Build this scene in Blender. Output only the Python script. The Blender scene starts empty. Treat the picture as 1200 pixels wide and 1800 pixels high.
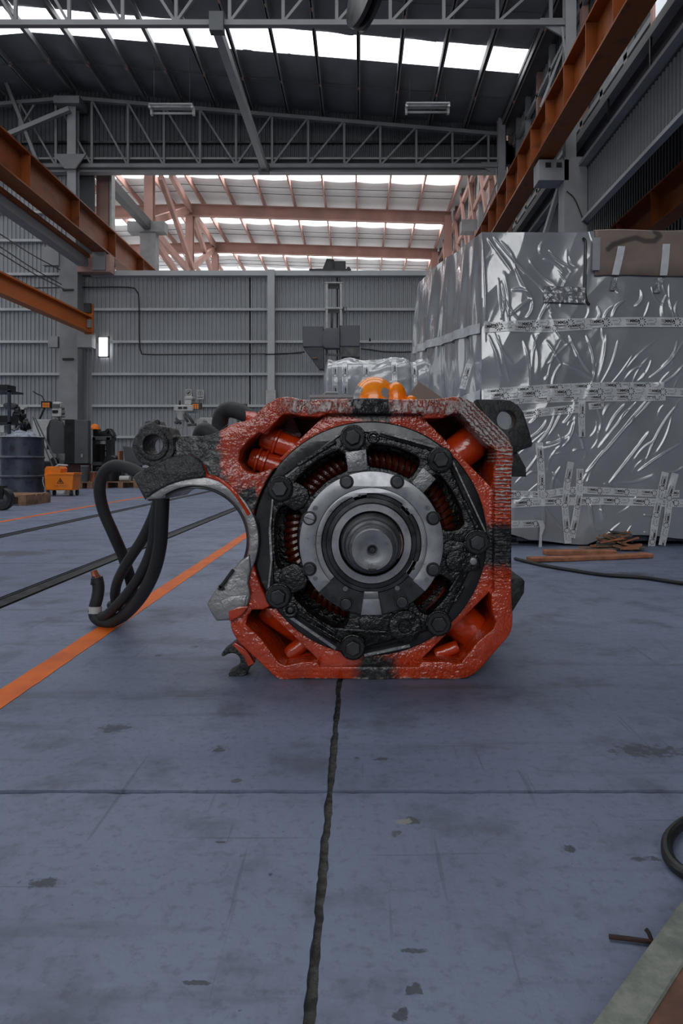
import bpy, bmesh, math, random
import numpy as np
from mathutils import Vector, Matrix, noise as mnoise
random.seed(7)
sc = bpy.context.scene
COL = sc.collection
PI = math.pi

# ---------------------------------------------------------------- camera, world, exposure
F, H, VX, VY = 1250.0, 0.58, 632.0, 807.0      # focal length in px of a 1200x1800 frame, eye height, vanishing point
cam_d = bpy.data.cameras.new('camera')
cam = bpy.data.objects.new('camera', cam_d)
COL.objects.link(cam)
cam.location = (0, 0, H)
cam.rotation_euler = (PI / 2, 0, 0)
cam_d.sensor_fit = 'VERTICAL'
cam_d.sensor_height = 36.0
cam_d.lens = F / 1800 * 36
cam_d.shift_x = -(VX - 600) / 1800
cam_d.shift_y = -(900 - VY) / 1800
cam_d.clip_start = 0.05
sc.camera = cam

w = bpy.data.worlds.new('overcast_sky')
sc.world = w
w.use_nodes = True
w.node_tree.nodes['Background'].inputs[0].default_value = (0.95, 0.975, 1.0, 1)
w.node_tree.nodes['Background'].inputs[1].default_value = .9
SKYLIGHT_NEAR = 2.5        # light given by the translucent roof strips
SKYLIGHT_FAR = 5.0
vs = sc.view_settings
vs.view_transform = 'Standard'
vs.look = 'None'
vs.exposure = 0.2
FILL_PANES = 3.5         # strength of the unseen panes added behind the camera to light the motor
vs.gamma = 1.0
vs.use_curve_mapping = False
sc.cycles.max_bounces = 5
sc.cycles.diffuse_bounces = 3
sc.cycles.glossy_bounces = 3
sc.cycles.caustics_reflective = False
sc.cycles.caustics_refractive = False


def P(px, py, Y):
    return Vector(((px - VX) / F * Y, Y, H - (py - VY) / F * Y))


# ---------------------------------------------------------------- object helpers
def link(name, me, mat=None, parent=None):
    o = bpy.data.objects.new(name, me)
    COL.objects.link(o)
    if mat is not None and me is not None:
        if len(me.materials) == 0:
            me.materials.append(mat)
    if parent is not None:
        o.parent = parent
    return o


def tag(o, label=None, cat=None, group=None, kind=None):
    if label: o['label'] = label
    if cat: o['category'] = cat
    if group: o['group'] = group
    if kind: o['kind'] = kind
    return o


def thing(name, loc, label, cat, group=None):
    o = bpy.data.objects.new(name, None)
    COL.objects.link(o)
    o.location = loc
    o.empty_display_size = 0.1
    return tag(o, label, cat, group)


def off(parent):
    """world offset of a parent chain made of translations only"""
    v = Vector((0, 0, 0))
    while parent is not None:
        v += Vector(parent.location)
        parent = parent.parent
    return v


def copy_tree(o, parent=None):
    c = o.copy()
    COL.objects.link(c)
    if parent is not None: c.parent = parent
    for ch in list(o.children):
        copy_tree(ch, c)
    return c


class MB:
    """collects shapes in world coordinates and links them as one mesh"""
    def __init__(s):
        s.v, s.f, s.sm = [], [], []

    def add(s, vs_, fs, smooth=False):
        b = len(s.v)
        s.v += [tuple(p) for p in vs_]
        s.f += [tuple(i + b for i in q) for q in fs]
        s.sm += [smooth] * len(fs)
        return s

    def box(s, x0, x1, y0, y1, z0, z1):
        v = [(x, y, z) for x in (x0, x1) for y in (y0, y1) for z in (z0, z1)]
        return s.add(v, [(0, 1, 3, 2), (4, 6, 7, 5), (0, 4, 5, 1), (2, 3, 7, 6), (0, 2, 6, 4), (1, 5, 7, 3)])

    def bar(s, a, b, w, h, up=(0, 0, 1)):
        a, b = Vector(a), Vector(b)
        d = (b - a).normalized()
        u = Vector(up)
        if abs(d.dot(u)) > 0.98: u = Vector((0, 1, 0))
        sx = d.cross(u).normalized()
        sz = sx.cross(d).normalized()
        v = []
        for p in (a, b):
            for i, j in ((-1, -1), (1, -1), (1, 1), (-1, 1)):
                v.append(p + sx * (w / 2 * i) + sz * (h / 2 * j))
        return s.add(v, [(3, 2, 1, 0), (4, 5, 6, 7), (0, 1, 5, 4), (1, 2, 6, 5), (2, 3, 7, 6), (3, 0, 4, 7)])

    def ibeam(s, a, b, w, h, t=0.03, up=(0, 0, 1)):
        a, b = Vector(a), Vector(b)
        u = Vector(up)
        s.bar(a + u * (h / 2 - t / 2), b + u * (h / 2 - t / 2), w, t, up)
        s.bar(a - u * (h / 2 - t / 2), b - u * (h / 2 - t / 2), w, t, up)
        s.bar(a, b, t * 0.7, h - 2 * t, up)
        return s

    def tube(s, pts, r, n=10, closed=False, caps=True):
        pts = [Vector(p) for p in pts]
        m = len(pts)
        rs = r if isinstance(r, (list, tuple)) else [r] * m
        tang = []
        for i in range(m):
            if closed: t = pts[(i + 1) % m] - pts[i - 1]
            else: t = pts[min(i + 1, m - 1)] - pts[max(i - 1, 0)]
            tang.append(t.normalized() if t.length > 1e-9 else Vector((0, 0, 1)))
        up = Vector((0, 0, 1)) if abs(tang[0].z) < 0.9 else Vector((1, 0, 0))
        nrm = (up - tang[0] * up.dot(tang[0])).normalized()
        v, fs = [], []
        for i in range(m):
            nrm = (nrm - tang[i] * nrm.dot(tang[i]))
            nrm = nrm.normalized() if nrm.length > 1e-6 else tang[i].orthogonal().normalized()
            bi = tang[i].cross(nrm)
            for k in range(n):
                a = 2 * PI * k / n
                v.append(pts[i] + (nrm * math.cos(a) + bi * math.sin(a)) * rs[i])
        rng = m if closed else m - 1
        for i in range(rng):
            j = (i + 1) % m
            for k in range(n):
                fs.append((i * n + k, i * n + (k + 1) % n, j * n + (k + 1) % n, j * n + k))
        s.add(v, fs, True)
        if caps and not closed:
            b = len(s.v) - len(v)
            s.f.append(tuple(b + k for k in reversed(range(n)))); s.sm.append(False)
            s.f.append(tuple(b + (m - 1) * n + k for k in range(n))); s.sm.append(False)
        return s

    def lathe(s, c, prof, n=48, axis='Y', a0=0.0, a1=2 * PI, smooth=True):
        """prof: list of (radius, position along axis)"""
        full = abs(a1 - a0 - 2 * PI) < 1e-6
        m = n if full else n + 1
        v, fs = [], []
        for r, h in prof:
            for k in range(m):
                a = a0 + (a1 - a0) * k / n
                ca, sa = math.cos(a) * r, math.sin(a) * r
                if axis == 'Y': v.append((c[0] + ca, h, c[2] + sa))
                elif axis == 'Z': v.append((c[0] + ca, c[1] + sa, h))
                else: v.append((h, c[1] + ca, c[2] + sa))
        for i in range(len(prof) - 1):
            for k in range(n):
                k2 = (k + 1) % m
                fs.append((i * m + k, i * m + k2, (i + 1) * m + k2, (i + 1) * m + k))
        return s.add(v, fs, smooth)

    def build(s, name, mat, parent=None, bevel=0.0, seg=1, auto=None):
        o_ = off(parent)
        me = bpy.data.meshes.new(name)
        me.from_pydata([(p[0] - o_.x, p[1] - o_.y, p[2] - o_.z) for p in s.v], [], s.f)
        me.polygons.foreach_set('use_smooth', s.sm)
        me.update()
        bm = bmesh.new(); bm.from_mesh(me)
        bmesh.ops.recalc_face_normals(bm, faces=bm.faces)
        if bevel:
            ed = [e for e in bm.edges if len(e.link_faces) == 2 and e.calc_face_angle(0) > 0.6]
            bmesh.ops.bevel(bm, geom=ed, offset=bevel, segments=seg, profile=0.5, affect='EDGES', clamp_overlap=True)
        for e in bm.edges:
            if len(e.link_faces) == 2 and e.calc_face_angle(0) > 0.5: e.smooth = False
        bm.to_mesh(me); bm.free()
        return link(name, me, mat, parent)


def lathe_close(prof):
    """adds axis points at both ends"""
    return [(0.0001, prof[0][1])] + list(prof) + [(0.0001, prof[-1][1])]


def chaikin(pts, it=1, closed=True):
    pts = [tuple(p) for p in pts]
    for _ in range(it):
        q = []
        n = len(pts)
        for i in range(n if closed else n - 1):
            a, b = pts[i], pts[(i + 1) % n]
            q.append(tuple(.75 * a[k] + .25 * b[k] for k in range(len(a))))
            q.append(tuple(.25 * a[k] + .75 * b[k] for k in range(len(a))))
        if not closed: q = [pts[0]] + q + [pts[-1]]
        pts = q
    return pts


def smooth_path(pts, sub=6):
    """Catmull-Rom through 3-D points"""
    p = [Vector(q) for q in pts]
    p = [p[0] * 2 - p[1]] + p + [p[-1] * 2 - p[-2]]
    out = []
    for i in range(1, len(p) - 2):
        for k in range(sub):
            t = k / sub
            out.append(0.5 * ((2 * p[i]) + (p[i + 1] - p[i - 1]) * t + (2 * p[i - 1] - 5 * p[i] + 4 * p[i + 1] - p[i + 2]) * t * t
                              + (3 * p[i] - p[i - 1] - 3 * p[i + 1] + p[i + 2]) * t ** 3))
    out.append(p[-2])
    return out


def plate(name, outlines, y0, depth, mat, parent=None, bevel=0.0, seg=1):
    """outlines: lists of (X, Z) in metres, even-odd filled; front face at y0, runs back by depth"""
    cu = bpy.data.curves.new('tmp', 'CURVE')
    cu.dimensions = '2D'
    cu.fill_mode = 'BOTH'
    cu.extrude = max(depth / 2 - bevel, 1e-5)
    cu.bevel_depth = bevel
    cu.bevel_resolution = seg
    cu.offset = -bevel
    for ol in outlines:
        sp = cu.splines.new('POLY')
        sp.points.add(len(ol) - 1)
        for i, q in enumerate(ol): sp.points[i].co = (q[0], q[1], 0, 1)
        sp.use_cyclic_u = True
    tmp = bpy.data.objects.new('tmp', cu)
    me = bpy.data.meshes.new_from_object(tmp)
    bpy.data.objects.remove(tmp); bpy.data.curves.remove(cu)
    o_ = off(parent)
    co = np.empty(len(me.vertices) * 3, 'f'); me.vertices.foreach_get('co', co)
    co = co.reshape(-1, 3)
    out = np.stack([co[:, 0] - o_.x, y0 + depth / 2 - co[:, 2] - o_.y, co[:, 1] - o_.z], 1)
    me.vertices.foreach_set('co', out.ravel().astype('f'))
    me.update()
    me.name = name
    bm = bmesh.new(); bm.from_mesh(me)
    bmesh.ops.remove_doubles(bm, verts=bm.verts, dist=1e-5)
    bmesh.ops.recalc_face_normals(bm, faces=bm.faces)
    for f in bm.faces: f.smooth = True
    for e in bm.edges:
        if len(e.link_faces) == 2 and e.calc_face_angle(0) > 0.6: e.smooth = False
    bm.to_mesh(me); bm.free()
    me.materials.clear()
    return link(name, me, mat, parent)


def text_mesh(body, size=1.0, bold=0.0):
    cu = bpy.data.curves.new('tmp', 'FONT')
    cu.body = body; cu.size = size; cu.align_x = 'CENTER'; cu.align_y = 'CENTER'
    cu.resolution_u = 2
    cu.offset = bold
    tmp = bpy.data.objects.new('tmp', cu)
    me = bpy.data.meshes.new_from_object(tmp)
    v = [tuple(q.co) for q in me.vertices]
    f = [tuple(q.vertices) for q in me.polygons]
    bpy.data.objects.remove(tmp); bpy.data.curves.remove(cu); bpy.data.meshes.remove(me)
    return v, f


# ---------------------------------------------------------------- materials
def lin(c):
    if isinstance(c, str):
        c = [int(c[i:i + 2], 16) / 255 for i in (0, 2, 4)]
        return tuple(q / 12.92 if q <= .04045 else ((q + .055) / 1.055) ** 2.4 for q in c)
    return tuple(c)


class E:
    """a node socket with arithmetic"""
    nt = None
    def __init__(s, sock): s.s = sock
    @staticmethod
    def m(op, *a, clamp=False):
        n = E.nt.nodes.new('ShaderNodeMath'); n.operation = op; n.use_clamp = clamp
        for i, q in enumerate(a):
            if isinstance(q, E): E.nt.links.new(q.s, n.inputs[i])
            else: n.inputs[i].default_value = q
        return E(n.outputs[0])
    def __add__(s, o): return E.m('ADD', s, o)
    __radd__ = __add__
    def __sub__(s, o): return E.m('SUBTRACT', s, o)
    def __rsub__(s, o): return E.m('SUBTRACT', o, s)
    def __mul__(s, o): return E.m('MULTIPLY', s, o)
    __rmul__ = __mul__
    def abs(s): return E.m('ABSOLUTE', s)
    def ramp(s, a, b, lo=0.0, hi=1.0):
        n = E.nt.nodes.new('ShaderNodeMapRange'); n.interpolation_type = 'SMOOTHSTEP'
        E.nt.links.new(s.s, n.inputs[0])
        if a > b: a, b, lo, hi = b, a, hi, lo
        for i, q in enumerate((a, b, lo, hi)): n.inputs[i + 1].default_value = q
        return E(n.outputs[0])
    def max(s, o): return E.m('MAXIMUM', s, o)
    def min(s, o): return E.m('MINIMUM', s, o)
    def inv(s): return E.m('SUBTRACT', 1.0, s)


class Mat:
    def __init__(s, name):
        s.m = bpy.data.materials.new(name); s.m.use_nodes = True
        s.nt = s.m.node_tree; E.nt = s.nt
        s.b = s.nt.nodes['Principled BSDF']
        tc = s.nt.nodes.new('ShaderNodeTexCoord')
        s.co = tc.outputs['Object']
        sp = s.nt.nodes.new('ShaderNodeSeparateXYZ'); s.nt.links.new(s.co, sp.inputs[0])
        s.x, s.y, s.z = (E(q) for q in sp.outputs)
        s.hs = []
    def mapped(s, scale=(1, 1, 1), rot=(0, 0, 0)):
        n = s.nt.nodes.new('ShaderNodeMapping'); n.inputs['Scale'].default_value = scale; n.inputs['Rotation'].default_value = rot
        s.nt.links.new(s.co, n.inputs[0]); return n.outputs[0]
    def noise(s, scale, detail=2, rough=.55, co=None, dist=0.0):
        n = s.nt.nodes.new('ShaderNodeTexNoise')
        n.inputs['Scale'].default_value = scale; n.inputs['Detail'].default_value = detail
        n.inputs['Roughness'].default_value = rough; n.inputs['Distortion'].default_value = dist
        s.nt.links.new(co or s.co, n.inputs['Vector']); return E(n.outputs['Fac'])
    def wave(s, scale, dist=2.0, dscale=2.0, co=None, axis='X', detail=2):
        n = s.nt.nodes.new('ShaderNodeTexWave'); n.bands_direction = axis
        n.inputs['Scale'].default_value = scale; n.inputs['Distortion'].default_value = dist
        n.inputs['Detail Scale'].default_value = dscale; n.inputs['Detail'].default_value = detail
        s.nt.links.new(co or s.co, n.inputs['Vector']); return E(n.outputs['Fac'])
    def voro(s, scale, feat='DISTANCE_TO_EDGE', co=None):
        n = s.nt.nodes.new('ShaderNodeTexVoronoi'); n.feature = feat; n.inputs['Scale'].default_value = scale
        s.nt.links.new(co or s.co, n.inputs['Vector']); return E(n.outputs['Distance'])
    def mix(s, fac, a, b):
        n = s.nt.nodes.new('ShaderNodeMix'); n.data_type = 'RGBA'
        for i, q in ((6, a), (7, b)):
            if isinstance(q, E): s.nt.links.new(q.s, n.inputs[i])
            else: n.inputs[i].default_value = (*lin(q), 1)
        if isinstance(fac, E): s.nt.links.new(fac.s, n.inputs[0])
        else: n.inputs[0].default_value = fac
        return E(n.outputs[2])
    def set(s, **k):
        names = {'color': 'Base Color', 'rough': 'Roughness', 'metal': 'Metallic', 'spec': 'Specular IOR Level', 'coat': 'Coat Weight',
                 'coatr': 'Coat Roughness', 'ior': 'IOR', 'coatior': 'Coat IOR', 'emit': 'Emission Color', 'emits': 'Emission Strength', 'alpha': 'Alpha', 'trans': 'Transmission Weight'}
        for q, v in k.items():
            i = s.b.inputs[names[q]]
            if isinstance(v, E): s.nt.links.new(v.s, i)
            elif q in ('color', 'emit'): i.default_value = (*lin(v), 1)
            else: i.default_value = v
        return s
    def bump(s, h, strength=.5, dist=.01):
        n = s.nt.nodes.new('ShaderNodeBump'); n.inputs['Strength'].default_value = strength; n.inputs['Distance'].default_value = dist
        s.nt.links.new(h.s, n.inputs['Height'])
        prev = s.b.inputs['Normal']
        if prev.is_linked: s.nt.links.new(prev.links[0].from_socket, n.inputs['Normal'])
        s.nt.links.new(n.outputs[0], s.b.inputs['Normal']); s.nt.links.new(n.outputs[0], s.b.inputs['Coat Normal']); return s


def pbr(name, color, rough=.6, metal=0., var=.25, scale=6., bump=.0, bscale=40., spec=.5, coat=0., dirt=None, dirt_amt=.5):
    m = Mat(name)
    c = lin(color)
    n = m.noise(scale)
    col = m.mix(n.ramp(.3, .7), tuple(q * (1 - var) for q in c), tuple(min(1, q * (1 + var)) for q in c))
    if dirt is not None:
        col = m.mix(m.noise(scale * 2.3, 3).ramp(.52, .68) * dirt_amt, col, dirt)
    m.set(color=col, metal=metal, spec=spec, coat=coat)
    m.set(rough=n.ramp(.2, .8, max(0, rough - .08), min(1, rough + .08)))
    if bump: m.bump(m.noise(bscale, 3), bump, .01)
    return m.m


M = {}
M['steel_grey'] = pbr('painted_grey_steel', '8f9193', .55, var=.12, scale=1.5)
M['steel_dark'] = pbr('dark_grey_steel', '4a4c4f', .6, var=.2, scale=2)
M['truss'] = pbr('truss_grey_paint', '77787b', .6, var=.15, scale=1.2)
M['salmon'] = pbr('red_oxide_primer', 'b08a80', .7, var=.15, scale=.9)
M['orange_steel'] = pbr('orange_crane_paint', '87410a', .5, var=.15, scale=1.5, dirt='3a2010', dirt_amt=.5)
M['orange_bright'] = pbr('bright_orange_jib_paint', 'c4640a', .5, var=.08, scale=1.5)
M['sheet_mid'] = pbr('mid_grey_side_sheet', '686b6f', .55, var=.1, scale=.7)
M['girt'] = pbr('pale_toplit_grey_steel', 'bcbec0', .5, var=.08, scale=1.5)  # paler copy of the steel: light from above put into the girt colour
M['concrete'] = pbr('grey_concrete_column', '8b8c8e', .85, var=.15, scale=2, bump=.1, bscale=30)
M['insul_dark'] = pbr('grey_roof_insulation', '77797e', .75, var=.12, scale=1.2, bump=.35, bscale=9)
M['insul_white'] = pbr('white_roof_insulation', 'e4e4e4', .7, var=.05, scale=1)
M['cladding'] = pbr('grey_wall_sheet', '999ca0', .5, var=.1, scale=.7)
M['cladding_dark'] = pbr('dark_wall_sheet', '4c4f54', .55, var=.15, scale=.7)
M['black'] = pbr('black_rubber', '1a1b1d', .5, var=.25, scale=20, bump=.15, bscale=60)
M['black_paint'] = pbr('black_machine_paint', '161719', .35, var=.2, scale=8)
M['white_paint'] = pbr('dirty_white_paint', 'b9bab8', .5, var=.12, scale=6)
M['wood'] = pbr('weathered_wood', '8a6a52', .85, var=.3, scale=14, bump=.2, bscale=50)
M['wood_orange'] = pbr('fresh_orange_wood', 'a06a4e', .8, var=.25, scale=18, bump=.2, bscale=60)
M['orange_plastic'] = pbr('orange_plastic', 'e87a06', .35, var=.08, scale=5)
M['navy'] = pbr('dark_blue_paint', '2b3140', .45, var=.3, scale=4, dirt='15161a', dirt_amt=.8)
M['drum_blue'] = pbr('scuffed_blue_drum_paint', '343b4a', .45, var=.25, scale=5, dirt='1c1c1c', dirt_amt=.8)
M['cardboard'] = pbr('brown_cardboard', '86766c', .85, var=.08, scale=3)


def emitter(name, color, strength):
    m = Mat(name)
    n = m.noise(1.2, 3)
    m.set(color=(.7, .7, .7), emit=m.mix(n.ramp(.3, .7), tuple(q * .93 for q in color), color), emits=strength, rough=.5)
    return m.m


M['skylight'] = emitter('translucent_roof_sheet', (.95, .98, 1.0), SKYLIGHT_NEAR)
M['skylight_far'] = emitter('translucent_roof_sheet_far', (.98, .99, 1.0), SKYLIGHT_FAR)
# ================================================================ FLOOR
RAIL_X = (-1.45, -2.70)
JX = [-22, -16, -10.5, -6.6, RAIL_X[1], RAIL_X[0], -0.052, 2.75, 5.6, 8.6, 13]
JY = [-12, -7, -4.2, -1.5, 1.240, 3.96, 6.7, 9.5, 12.3, 15.1, 19.9]


def floor_mat():
    m = Mat('blue_grey_painted_concrete')
    n1 = m.noise(.7, 3, .6); n2 = m.noise(5, 5, .65); n3 = m.noise(28, 3, .6)
    streak = m.noise(3.0, 4, .65, co=m.mapped((.35, 3.0, 1), (0, 0, .35)))
    col = m.mix(n1.ramp(.35, .7), '78839c', '667089')
    col = m.mix(n2.ramp(.48, .7) * .6, col, '464a54')
    col = m.mix(streak.ramp(.55, .72) * .5, col, '43464c')
    col = m.mix(n3.ramp(.62, .78) * .35, col, '868d9c')
    scr = m.noise(4.0, 3, .5, co=m.mapped((14, .5, 1), (0, 0, -.9)))
    col = m.mix(scr.ramp(.66, .72) * .35, col, '3a3c42')
    scr = m.noise(3.0, 3, .5, co=m.mapped((.6, 16, 1), (0, 0, .25)))
    col = m.mix(scr.ramp(.67, .73) * .4, col, '3a3c42')
    col = m.mix(m.noise(90, 3, .6).ramp(.7, .76) * .7, col, '2c2e33')
    # dark scuffs with their own shape
    global_noise = m.noise(55, 4, .65)
    col = m.mix(global_noise.ramp(.5, .7) * .45, col, '4c515e')
    def spot(X, Y, rx, ry, c, sharp=.25, amp=.9):
        dx = (m.x - X) * (1 / rx); dy = (m.y - Y) * (1 / ry)
        d = dx * dx + dy * dy + (global_noise - .5) * amp * 7
        return d.ramp(1.0, .3) * .8
    nonlocal_col = col
    for px, py, rx, ry, c in ((385, 1317, 12, 6, '3b3f3e'), (722, 1442, 20, 8, '3c3f40'), (695, 1466, 11, 7, '44474a'), (996, 1491, 15, 7, '23262b'),
                              (627, 1333, 6, 3, '23262b'), (672, 1334, 18, 3, '3b3e44'), (200, 1280, 28, 9, '3f444c'), (415, 1372, 11, 4, '4a4b4a'),
                              (705, 1785, 16, 16, '24262a'), (725, 1740, 16, 13, '2e3036'), (80, 1552, 40, 10, '2b2e37'), (345, 1728, 26, 4, '2a2d34'),
                              (390, 1480, 13, 3, '20222a'), (476, 1537, 5, 5, '23253a'), (730, 1672, 24, 5, '33363d'), (1130, 1510, 30, 5, '333a45'),
                              (1140, 1320, 70, 12, '3d4048'), (280, 1152, 8, 3, '33363c'), (340, 1137, 8, 3, '33363c'), (745, 940, 30, 5, '45484e'),
                              (30, 973, 60, 5, '4a4d52'), (1110, 1010, 40, 5, '33363c')):
        Y = F * H / (py - VY); X = (px - VX) / F * Y
        nonlocal_col = m.mix(spot(X, Y, max(rx / F * Y, .004), max(ry * Y * Y / (F * H), .004), c), nonlocal_col, c)
    # light patch of bare concrete inside the chipped paint
    Y = F * H / (1443 - VY); X = (707 - VX) / F * Y
    nonlocal_col = m.mix(spot(X, Y, 14 / F * Y, 6 * Y * Y / (F * H), None), nonlocal_col, '8d8c86')
    m.set(color=nonlocal_col, spec=.5)
    m.set(rough=(n2 * .5 + n3 * .5).ramp(.3, .7, .40, .58))
    m.bump(n3, .25, .005)
    return m.m


M['floor'] = floor_mat()
M['joint'] = pbr('dark_joint_dirt', '4d4c4a', .95, var=.5, scale=60, bump=.8, bscale=120)
fl = MB().box(JX[0], JX[-1], JY[0] - 18, 50, -.2, -.011).build('floor', M['joint'])
tag(fl, kind='structure', label='blue-grey painted concrete floor of the workshop')


def jag(a, b, amp, seed, step=.012):
    """points from a to b with a ragged offset to the left"""
    a, b = Vector(a), Vector(b)
    d = b - a; L = d.length; n = max(1, int(L / step))
    nx = Vector((-d.y, d.x)).normalized()
    out = []
    for i in range(n):
        p = a + d * (i / n)
        k = (mnoise.noise(Vector((p.x * 9, p.y * 9, seed))) * .6 + mnoise.noise(Vector((p.x * 45, p.y * 45, seed))) * .5 + .3) * amp
        edge = min(1, i / 3, (n - i) / 3)
        out.append(p + nx * k * edge)
    return out


for i in range(len(JX) - 1):
    for j in range(len(JY) - 1):
        near = JY[j + 1] < 7 and -3 < JX[i] < 4 and JY[j] > -3
        g = .0045
        gx0 = .06 if JX[i] in RAIL_X else g
        gx1 = .06 if JX[i + 1] in RAIL_X else g
        x0, x1, y0, y1 = JX[i] + gx0, JX[i + 1] - gx1, JY[j] + g, JY[j + 1] - g
        tl = (.012 if near else 0)
        if near:
            cs = [(x0, y0 - tl * 0), (x1, y0), (x1, y1), (x0, y1)]
            ring = []
            for q in range(4):
                rail_side = (q == 1 and gx1 > .01) or (q == 3 and gx0 > .01)
                ring += [tuple(p) for p in jag(cs[q], cs[(q + 1) % 4], .001 if rail_side else .006, i * 7 + j * 3 + q)]
        else:
            ring = [(x0, y0), (x1, y0), (x1, y1), (x0, y1)]
        n = len(ring)
        v = [(p[0], p[1], 0) for p in ring] + [(p[0], p[1], -.022) for p in ring]
        fs = [tuple(range(n))] + [(k, k + n, (k + 1) % n + n, (k + 1) % n) for k in range(n)]
        MB().add(v, fs).build('floor_slab', M['floor'], fl)
# slab beyond the back wall
MB().box(JX[0], JX[-1], 19.9, 50, -.022, -.001).build('floor_slab', pbr('pale_far_floor', 'c9cacb', .6), fl)

M['rail'] = pbr('dark_rail_steel', '33353a', .4, metal=.3, var=.25, scale=9, dirt='22201e', dirt_amt=.6)
for X, lb in ((RAIL_X[0], 'dark steel rail set flush in the floor, nearer to the motor'), (RAIL_X[1], 'dark steel rail set flush in the floor, further left')):
    r = MB()
    r.box(X - .033, X + .033, -2, 19.8, -.022, -.002)
    r.box(X - .058, X - .046, -2, 19.8, -.022, -.004)
    r.box(X + .046, X + .058, -2, 19.8, -.022, -.004)
    tag(r.build('floor_rail', M['rail']), lb, 'rail', 'rails in the floor')


def line_mat():
    m = Mat('worn_orange_floor_paint')
    n = m.noise(40, 6, .7); n2 = m.noise(7, 4)
    c = m.mix(n2.ramp(.3, .7), 'e86f0a', 'cf5c12')
    c = m.mix((n * .7 + n2 * .3).ramp(.56, .68) * .6, c, '5c5a60')
    m.set(color=c, rough=.5)
    m.bump(m.noise(90, 4), .2, .003)
    return m.m


M['line'] = line_mat()
for X, wd, y1, lb in ((-.868, .07, 9.5, 'wide orange line painted on the floor left of the motor'),
                      (-3.32, .075, 19.5, 'thin orange line painted on the floor far behind the cables')):
    a = [(X + wd / 2 + mnoise.noise(Vector((t * 12, X, 0))) * .003, t) for t in np.arange(-1, y1, .05)]
    b = [(X - wd / 2 + mnoise.noise(Vector((t * 12, X, 5))) * .003, t) for t in np.arange(-1, y1, .05)]
    n = len(a)
    v = [(p[0], p[1], .0012) for p in a] + [(p[0], p[1], .0012) for p in b] + [(p[0], p[1], -.001) for p in a] + [(p[0], p[1], -.001) for p in b]
    fs = []
    for k in range(n - 1):
        fs += [(k, k + 1, n + k + 1, n + k), (k, 2 * n + k, 2 * n + k + 1, k + 1), (n + k, n + k + 1, 3 * n + k + 1, 3 * n + k)]
    tag(MB().add(v, fs).build('floor_marking', M['line']), lb, 'floor marking', 'orange floor lines')

# ================================================================ ROOF OF THE NEAR HALL
RX, RE = -8.0, 4.0          # ridge and right eave


def roof_z(X): return 11.02 - .085 * abs(X - RX)


roof = MB()
for (a, b) in ((RX, 4.6), (-20.0, RX)):
    for y0, y1 in ((-12, -11.3), (-9.8, 3.6), (6.6, 9.3), (11.8, 12.2)):
        v = [(a, y0, roof_z(a)), (b, y0, roof_z(b)), (b, y1, roof_z(b)), (a, y1, roof_z(a))]
        roof.add(v + [(p[0], p[1], p[2] + .12) for p in v], [(3, 2, 1, 0), (4, 5, 6, 7), (0, 1, 5, 4), (1, 2, 6, 5), (2, 3, 7, 6), (3, 0, 4, 7)])
ceil = roof.build('ceiling', M['insul_dark'])
tag(ceil, kind='structure', label='dark sloping workshop roof with insulation panels and a skylight strip')
for y0, y1 in ((-11.3, -9.8), (3.6, 6.6), (9.3, 11.8)):      # unseen skylight strips, widened and placed to light the floor and film
    for (a, b) in ((RX, 3.9), (-19.0, RX)):
        v = [(a, y0, roof_z(a) + .1), (b, y0, roof_z(b) + .1), (b, y1, roof_z(b) + .1), (a, y1, roof_z(a) + .1)]
        MB().add(v, [(3, 2, 1, 0)]).build('skylight_pane', M['skylight'], ceil)


def roof_panel(X0, X1, y0, y1, seed):
    nx, ny = 6, 10
    v, fs = [], []
    for i in range(nx + 1):
        for j in range(ny + 1):
            u, t = i / nx, j / ny
            x = X0 + (X1 - X0) * u; y = y0 + (y1 - y0) * t
            s = math.sin(PI * u) * (.045 + .02 * math.sin(5 * t * PI + seed)) * min(1, 6 * t, 6 * (1 - t)) + .02 * mnoise.noise(Vector((x * 2, y * 2, seed)))
            v.append((x, y, roof_z(x) + .05 - s))
    for i in range(nx):
        for j in range(ny):
            a = i * (ny + 1) + j
            fs.append((a, a + 1, a + ny + 2, a + ny + 1))
    n = len(v)
    v += [(p[0], p[1], p[2] + .12) for p in v]
    fs += [tuple(q + n for q in reversed(f)) for f in fs]
    return MB().add(v, fs, True).build('roof_panel', M['insul_dark'], ceil)


xs = [3.95 - k for k in range(0, 18)]
MB().box(3.9, 4.7, 12, 20.6, 9.95, 10.2).build('eave_soffit', M['steel_dark'], ceil)
MB().box(-20, 4.6, 20.3, 20.5, 9.0, 9.6).build('eave_soffit', M['steel_dark'], ceil)
for k in range(len(xs) - 1):
    X1, X0 = xs[k], xs[k + 1]
    for q, (y0, y1) in enumerate(((12.2, 14.4), (14.4, 16.48), (17.42, 20.5))):
        roof_panel(X0 + .01, X1 - .01, y0, y1, k * 3 + q)
    if k == 0: X1 -= .05
    zz = lambda x: roof_z(x) + .04
    v = [(X0, 16.45, zz(X0)), (X1, 16.45, zz(X1)), (X1, 17.45, zz(X1)), (X0, 17.45, zz(X0))]
    v += [(p[0], p[1], p[2] + .01) for p in v]
    MB().add(v, [(3, 2, 1, 0), (4, 5, 6, 7), (0, 1, 5, 4), (1, 2, 6, 5), (2, 3, 7, 6), (3, 0, 4, 7)]).build('skylight_pane', M['skylight'], ceil)
for k, X in enumerate(xs):
    z = roof_z(X)
    b = MB()
    b.bar((X, 11.5, z - .1), (X, 20, z - .1), .05, .2)
    b.bar((X + .03, 11.5, z - .19), (X + .03, 20, z - .19), .07, .02)
    b.build('purlin', M['truss'], ceil)
    for yb in (18.3, 15.2):
        MB().bar((X + .03, yb, z - .16), (X + .03, yb + .12, z - .16), .05, .09).build('sag_bracket', M['salmon'], ceil)
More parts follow.
